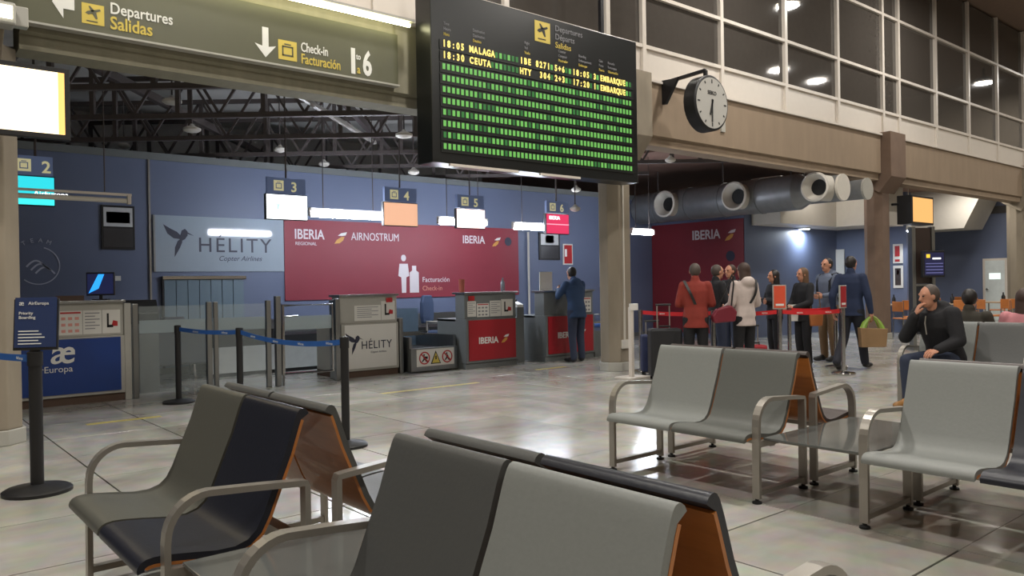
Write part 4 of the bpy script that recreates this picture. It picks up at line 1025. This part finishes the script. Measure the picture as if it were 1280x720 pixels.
def person(label, loc, rz, h, top, bottom, shoes, hair, style='short', over=None, head=(0, 0), hem=-.2, skinm=skin, group=None, curl=.45, hands=None, collar=True, vox=.014, topname='jacket', bulk=0):
    k = h/1.75
    base = dict(pelvis=(0, 0, .97), chest=(.0, 0, 1.27), neck=(-.005, 0, 1.50), head=(.02, 0, 1.635), shL=(-.01, .175, 1.425), shR=(-.01, -.175, 1.425), elL=(-.03, .245, 1.13), elR=(-.03, -.245, 1.13), wrL=(.07, .25, .90), wrR=(.07, -.25, .90),
                hipL=(0, .09, .93), hipR=(0, -.09, .93), knL=(.02, .105, .50), knR=(.02, -.105, .50), anL=(-.02, .11, .09), anR=(-.02, -.11, .09), toeL=(.15, .13, .03), toeR=(.15, -.13, .03))
    if over: base.update(over)
    J = {n_: V(p)*k for n_, p in base.items()}
    t = thing('person', label, 'person', (loc[0], loc[1], loc[2] if len(loc) > 2 else 0), rz, group)
    # body: one continuous surface
    g = MB(); torso(g, J, [(a, w_*k, d_*k) for a, w_, d_ in PROF], -.012)
    for s in 'LR':
        limb(g, [J['sh'+s], J['el'+s], J['wr'+s]], [.052*k, .040*k, .027*k]); limb(g, [J['hip'+s], J['kn'+s], J['an'+s]], [.085*k, .056*k, .038*k]); limb(g, [J['an'+s], J['toe'+s]], [.036*k, .026*k])
    hc = J['head']; hr = Euler((0, head[1], head[0])).to_matrix()
    H = lambda x, y, z: hc+hr @ V((x*k, y*k, z*k))
    limb(g, [J['neck']-V((0, 0, .04*k)), J['neck'].lerp(hc, .7)], [.058*k, .052*k])
    g.ell(H(-.005, 0, .02), (.098*k, .076*k, .098*k), 18, 12, hr); g.ell(H(.022, 0, -.045), (.066*k, .058*k, .072*k), 16, 10, hr)
    g.ell(H(.062, 0, -.085), (.026*k, .028*k, .022*k), 10, 8, hr)
    g.tube([H(.088, 0, .018), H(.108, 0, -.025), H(.088, 0, -.034)], [.011*k, .016*k, .012*k], 8)
    for s in (-1, 1):
        g.ell(H(.0, s*.078, -.005), (.018*k, .010*k, .030*k), 8, 6, hr); g.ell(H(.078, s*.03, .036), (.018*k, .024*k, .010*k), 8, 6, hr)
    bme = remesh(g, 'body', skinm, .0095, 2)
    bb = MB(); bb.add([v.co for v in bme.vertices], [list(p.vertices) for p in bme.polygons])
    for s, sg in (('L', 1), ('R', -1)):
        d = (J['wr'+s]-J['el'+s]).normalized(); nrm = V((.15, -sg, 0)); th = V((1, 0, .1))
        if hands and s in hands: d, nrm, th = [V(q_) for q_ in hands[s]]
        hg = hand(J['wr'+s], d, nrm, th, curl, k*1.05); bb.add(hg.v, hg.f)
    body = bb.build('body', skinm, t, True)
    e = MB()
    for s in (-1, 1): e.ell(H(.086, s*.031, .016), (.010*k, .013*k, .008*k), 8, 6, hr)
    e.build('eyes', mat('eye_dark', (40, 30, 26), .2), body); MB().ell(H(.084, 0, -.058), (.010*k, .024*k, .006*k), 10, 6, hr).build('mouth', mat('lip', (140, 78, 70), .5), body)
    # jacket
    g = MB(); pr = [(hem, .172*k, .125*k)] + [(a, w_*k, d_*k) for a, w_, d_ in PROF if a > max(hem+.05, -.15) and a < .99]
    torso(g, J, pr, .018+bulk)
    for s in 'LR':
        wv = J['el'+s].lerp(J['wr'+s], .95); limb(g, [J['sh'+s], J['el'+s], wv], [.072*k+bulk, .058*k+bulk*.7, .042*k+bulk*.4])
    if collar: 
        limb(g, [J['neck']-V((.01, 0, .03*k)), J['neck']+V((-.012*k, 0, .025*k))], [.075*k, .066*k])
    if collar == 'hood': g.ell(J['neck']+V((-.09*k, 0, -.03*k)), ((.075+bulk*1.2)*k, (.12+bulk*1.5)*k, (.085+bulk*1.5)*k), 14, 8)
    put(topname, remesh(g, topname, top, vox), t)
    # trousers
    g = MB()
    g.ell((J['hipL']+J['hipR'])/2+V((0, 0, .03*k)), (.13*k, .185*k, .13*k), 16, 10)
    for s in 'LR': limb(g, [J['hip'+s], J['kn'+s], J['an'+s]+V((0, 0, .0))], [.105*k, .076*k, .062*k])
    put('trousers', remesh(g, 'trousers', bottom, vox), t)
    for s in 'LR':
        g = MB(); a, b = J['an'+s], J['toe'+s]; d = V((b.x-a.x, b.y-a.y, 0)).normalized(); q_ = M4.Rotation(math.atan2(d.y, d.x), 3, 'Z')
        zz = min(a.z-.05*k, b.z)
        g.ell(a+d*.03*k+V((0, 0, -.03*k)), (.095*k, .048*k, .055*k), 14, 8, q_); g.ell(b-d*.03*k+V((0, 0, .015*k)), (.10*k, .05*k, .042*k), 14, 8, q_)
        so = put('shoe', remesh(g, 'shoe', shoes, .012), t)
    # hair
    g = MB()
    if style == 'short': g.ell(H(-.022, 0, .026), (.094*k, .084*k, .104*k), 18, 12, hr)
    elif style == 'balding': g.ell(H(-.038, 0, .005), (.080*k, .083*k, .085*k), 18, 12, hr)
    else:
        g.ell(H(-.024, 0, .026), (.10*k, .092*k, .106*k), 18, 12, hr)
        Lh = {'bob': .12, 'shoulder': .2, 'long': .36}[style]
        g.rings([[H(-.035-.03*u+.075*math.cos(a), .092*math.sin(a)*(1+.1*u), .03-(Lh+.06)*u) for a in [2*PI*i/16 for i in range(16)]] for u in (0, .3, .6, .85, 1)])
    put('hair', remesh(g, 'hair', hair, .0095, 2), t)
    t['_k'] = k
    return t, J, k
def strap(t, J, k, m, side=1, name='strap'):
    a, b = J['shL' if side > 0 else 'shR'], J['hipR' if side > 0 else 'hipL']
    pts = []
    for i in range(13):
        u = i/12; p = a.lerp(b, u); pts.append((p.x-.155*k*math.sin(PI*min(1, u*1.0+.12))-.0, p.y*.95, p.z+.075*k*(1-u)))
    MB().strip(pts, .04, .008, (0, 1, 0)).build(name, m, t)

cloth = lambda n, c, r=.85: mat(n, c, r, var=.18, scale=9, bump=.3)
red_j = cloth('red_jacket', (130, 46, 36)); black_j = cloth('black_jacket', (26, 26, 30)); hood_j = cloth('white_hoodie', (192, 178, 172)); navy_j = cloth('navy_jacket', (30, 42, 70)); grey_j = cloth('grey_hoodie', (96, 104, 122)); dk_tr = cloth('black_trousers', (22, 22, 26)); jeans = cloth('jeans', (44, 52, 72)); khaki = cloth('khaki', (112, 88, 62)); pink_j = cloth('pink_top', (196, 130, 136)); olive_j = cloth('olive_jacket', (52, 48, 40)); slate_j = cloth('slate_navy', (42, 64, 96))
h_brown = mat('hair_brown', (62, 44, 36), .6, var=.3, scale=40); h_dark = mat('hair_dark', (28, 22, 20), .5, var=.3, scale=40); h_grey = mat('hair_grey', (74, 64, 58), .6, var=.3, scale=40); h_fair = mat('hair_fair', (98, 72, 50), .6, var=.3, scale=40)
sh_b = mat('shoe_black', (20, 20, 22), .5); sh_t = mat('shoe_tan', (150, 108, 58), .5); sh_w = mat('shoe_grey', (90, 90, 94), .5)
VAZ = 50.3
D = math.radians
arms_front = dict(elL=(.02, .25, 1.15), elR=(.02, -.25, 1.15), wrL=(.25, .13, 1.12), wrR=(.25, -.13, 1.12))
crossed = dict(elL=(.06, .25, 1.16), elR=(.06, -.25, 1.16), wrL=(.22, -.08, 1.2), wrR=(.24, .06, 1.16))
q_ = gpos(869, 11.2); pr_, J, k = person('person in red jacket with black crossbody strap, back turned', q_, D(42), 1.66, red_j, dk_tr, sh_b, h_grey, 'short', arms_front, hem=-.32)
strap(pr_, J, k, black, 1)
q_ = gpos(896, 12.3); person('grey-haired person in black jacket behind the red jacket', q_, D(-25), 1.66, black_j, jeans, sh_b, h_grey, 'short', arms_front)
q_ = gpos(914, 13.3); person('person in black jacket and jeans turned to the grey-haired one', q_, D(170), 1.68, black_j, jeans, sh_w, h_brown, 'short', dict(wrL=(.2, .15, 1.2), elL=(.0, .26, 1.12)))
q_ = gpos(930, 11.3); wh_, J, k = person('person in pale hooded top with shoulder-length brown hair', q_, D(75), 1.66, hood_j, dk_tr, sh_b, h_brown, 'shoulder', dict(elL=(-.02, .26, 1.14), wrL=(.2, .2, 1.08), elR=(.0, -.26, 1.14), wrR=(.2, -.16, 1.05)), collar='hood', hem=-.3)
strap(wh_, J, k, black, -1)
q_ = gpos(968, 13.4); person('dark long-haired person in black jacket with crossed arms', q_, D(150), 1.58, black_j, dk_tr, sh_b, h_dark, 'long', crossed, hem=-.25)
q_ = gpos(1004, 12.9); person('fair long-haired person in black holding a white paper', q_, D(158), 1.60, black_j, dk_tr, sh_b, h_fair, 'long', dict(elL=(.05, .24, 1.14), elR=(.05, -.24, 1.14), wrL=(.28, .1, 1.05), wrR=(.28, -.12, 1.02)), hem=-.3)
q_ = gpos(1035, 13.6); gm_, J, k = person('person in grey hoodie, khaki trousers and dark backpack', q_, D(165), 1.77, grey_j, khaki, sh_b, h_dark, 'short', arms_front, collar='hood')
q_ = (gpos(1035, 13.6)); bp = thing('backpack', 'dark backpack on the back of the grey hoodie', 'backpack', (q_[0]-math.cos(D(165))*.23, q_[1]-math.sin(D(165))*.23, 1.0), D(165))
MB().box((-.09, -.15, 0), (.08, .15, .46)).build('sack', dk_tr, bp, bevel=.04); MB().box((-.13, -.11, .04), (-.09, .11, .24)).build('pocket', dk_tr, bp, bevel=.02)
for s in (-1, 1): MB().strip([(.06, s*.1, .42), (.14, s*.12, .52), (.26, s*.12, .50), (.335, s*.13, .38), (.34, s*.14, .2)], .05, .01, (0, 1, 0)).build('strap', dk_tr, bp)
q_ = gpos(1064, 12.3)
wk, J, k = person('person in navy jacket walking with a paper bag', q_, D(5), 1.76, navy_j, cloth('dark_jeans', (30, 32, 42)), sh_b, h_dark, 'short', dict(pelvis=(0, 0, .95), hipL=(0, .09, .91), hipR=(0, -.09, .91), knR=(.13, -.1, .50), anR=(.24, -.1, .10), toeR=(.40, -.11, .035), knL=(-.06, .1, .49), anL=(-.34, .1, .14), toeL=(-.18, .11, .03), elL=(-.12, .25, 1.14), wrL=(-.05, .26, .90), elR=(-.02, -.26, 1.13), wrR=(.04, -.28, .88)), head=(-.15, 0))
# carrier bag in his hand
hp_ = V((wk.location.x, wk.location.y, 0)) + M4.Rotation(D(5), 3, 'Z') @ V((.05, -.29, 0))*k
pb_ = thing('paper_bag', 'brown paper bag with lime plastic bag inside, in walking hand', 'bag', (hp_.x, hp_.y, .36), D(-40))
kraft = mat('kraft_paper', (134, 106, 74), .8, var=.12, bump=.3); lime = mat('lime_plastic', (128, 160, 66), .4, var=.2, scale=14, bump=.4)
MB().prism([(-.19, 0), (.19, 0), (.215, .28), (-.205, .30)], -.06, .06).build('sack', kraft, pb_, bevel=.008)
g = MB()
for s in (-1, 1): g.tube([(s*.15, 0, .27), (s*.11, .01, .36), (s*.045, 0, .44), (s*.01, 0, .475)], [.05, .045, .028, .012], 8)
g.build('lime_liner', lime, pb_, True); MB().tube([(-.09, -.05, .28), (-.06, -.03, .43), (0, -.02, .475), (.06, -.03, .43), (.09, -.05, .28)], .006, 6).build('handle', kraft, pb_)
# maroon shoulder bag beside the hoodie
q_ = gpos(905, 11.1); hb = thing('handbag', 'maroon shoulder bag beside the pale hooded top', 'bag', (q_[0], q_[1], .82), D(-35))
MB().prism([(-.16, .0), (.14, .02), (.17, .16), (.08, .25), (-.12, .2), (-.19, .1)], -.06, .06).build('pouch', mat('maroon', (110, 26, 42), .5, bump=.3), hb, bevel=.02)
MB().tube([(-.1, 0, .2), (.0, -.03, .45), (.12, 0, .68), (.14, 0, .55), (.1, 0, .22)], .012, 6).build('strap', black, hb)
q_ = gpos(1019, 12.75); hb = thing('handbag', 'small tan shoulder bag hanging beside the fair-haired person', 'bag', (q_[0], q_[1], .66), D(-30))
MB().prism([(-.1, 0), (.1, 0), (.12, .2), (-.12, .2)], -.04, .04).build('pouch', mat('tan_leather', (176, 108, 62), .45), hb, bevel=.015); MB().tube([(-.1, 0, .19), (-.06, 0, .52), (.06, 0, .52), (.1, 0, .19)], .008, 6).build('strap', khaki, hb)
q_ = gpos(993, 12.85); o = MB().box((-.1, -.004, 0), (.1, .004, .27)).build('paper_sheet', white_card, None, loc=(q_[0], q_[1], .74), rz=D(-45)); tag(o, 'white paper held by the fair-haired person', 'paper')
# man at the desk
q_ = (9.95, 10.16)
person('person in hooded slate navy coat leaning at the red desk', q_, D(82), 1.72, slate_j, jeans, sh_b, h_dark, 'short', dict(chest=(.05, 0, 1.27), neck=(.10, 0, 1.49), head=(.15, 0, 1.62), shL=(.08, .18, 1.42), shR=(.08, -.18, 1.42), elL=(.2, .27, 1.2), elR=(.2, -.27, 1.2), wrL=(.42, .12, 1.33), wrR=(.42, -.12, 1.33), knL=(.0, .11, .5), anL=(-.06, .12, .09), toeL=(.12, .15, .03), knR=(.04, -.1, .5), anR=(.02, -.12, .09), toeR=(.17, -.2, .03)), collar='hood', hem=-.3)
# seated people
sit = dict(pelvis=(0, 0, .52), chest=(.10, 0, .82), neck=(.20, 0, 1.05), head=(.275, 0, 1.17), shL=(.17, .18, .985), shR=(.17, -.18, .985), elL=(.20, .27, .72), elR=(.33, -.24, .74), wrL=(.44, .19, .63), wrR=(.40, -.07, .98),
           hipL=(.02, .09, .50), hipR=(.02, -.09, .50), knL=(.46, .13, .50), knR=(.46, -.13, .50), anL=(.42, .14, .09), anR=(.44, -.13, .09), toeL=(.58, .16, .03), toeR=(.60, -.14, .03))
person('grey-haired person in black jacket seated with hand at chin', (9.15, 3.60), D(168), 1.80, black_j, jeans, sh_t, h_grey, 'short', sit, bulk=.02, collar='hood', head=(-.35, .12), hands=dict(L=((1, -.1, -.25), (0, -.2, -1), (0, -1, 0)), R=((-.25, .3, 1), (-.6, .5, 0), (.2, .7, .3))))
zt = bpy.data.objects['person.009']
MB().strip([(.36, .02, .80), (.385, .02, .92), (.37, .02, 1.0)], .012, .006, (0, 1, 0)).build('zip', alu, zt)
sit2 = dict(sit); sit2.update(chest=(-.02, 0, .82), neck=(-.01, 0, 1.05), head=(.02, 0, 1.185), shL=(-.02, .18, .985), shR=(-.02, -.18, .985), elL=(.03, .25, .72), elR=(.03, -.25, .72), wrL=(.26, .15, .64), wrR=(.26, -.15, .64))
person('dark-haired person in olive jacket seated back to back behind light seat', (9.86, 3.62), D(5), 1.70, olive_j, jeans, sh_b, h_dark, 'short', sit2)
person('long-haired person in pink top seated on far side of bench', (9.86, 3.06), D(5), 1.70, pink_j, jeans, sh_b, h_brown, 'long', sit2)

# ------------------------------------------------------------------ luggage
def suitcase(label, px, Z, w_, h_, d_, m, rz, handle=.34):
    q_ = gpos(px, Z); t = thing('suitcase', label, 'suitcase', (q_[0], q_[1], 0), rz)
    MB().box((-w_/2, -d_/2, .06), (w_/2, d_/2, h_)).build('shell', m, t, bevel=.03)
    for s in (-1, 1): MB().box((s*w_*.25-.012, -d_/2-.006, .1), (s*w_*.25+.012, -d_/2+.004, h_-.05)).build('rib', m, t)
    for sx in (-1, 1):
        for sy in (-1, 1): MB().lathe([(.03, -.012), (.03, .012)], 12, 'x', (sx*w_*.4, sy*d_*.38, .03)).build('wheel', rubber, t)
    for s in (-.09, .09): MB().tube([(s, d_*.3, h_-.02), (s, d_*.3, h_+handle)], .01, 6).build('handle_rod', alu, t)
    MB().tube([(-.11, d_*.3, h_+handle), (.11, d_*.3, h_+handle)], .016, 8).build('handle_grip', black, t, True)
    MB().tube([(-.08, 0, h_-.02), (-.08, 0, h_+.03), (.08, 0, h_+.03), (.08, 0, h_-.02)], .012, 6).build('carry_handle', black, t)
suitcase('large black suitcase with raised handle by the barrier', 830, 11.4, .46, .74, .30, cloth('case_black', (24, 24, 28), .6), D(-40))
suitcase('navy suitcase standing by the concrete column', 815, 11.95, .36, .62, .24, cloth('case_navy', (32, 42, 78), .6), D(-40), .2)
suitcase('small red trolley case at the feet of the queue', 942, 12.4, .34, .40, .22, cloth('case_red', (150, 34, 44), .6), D(-30), .3)
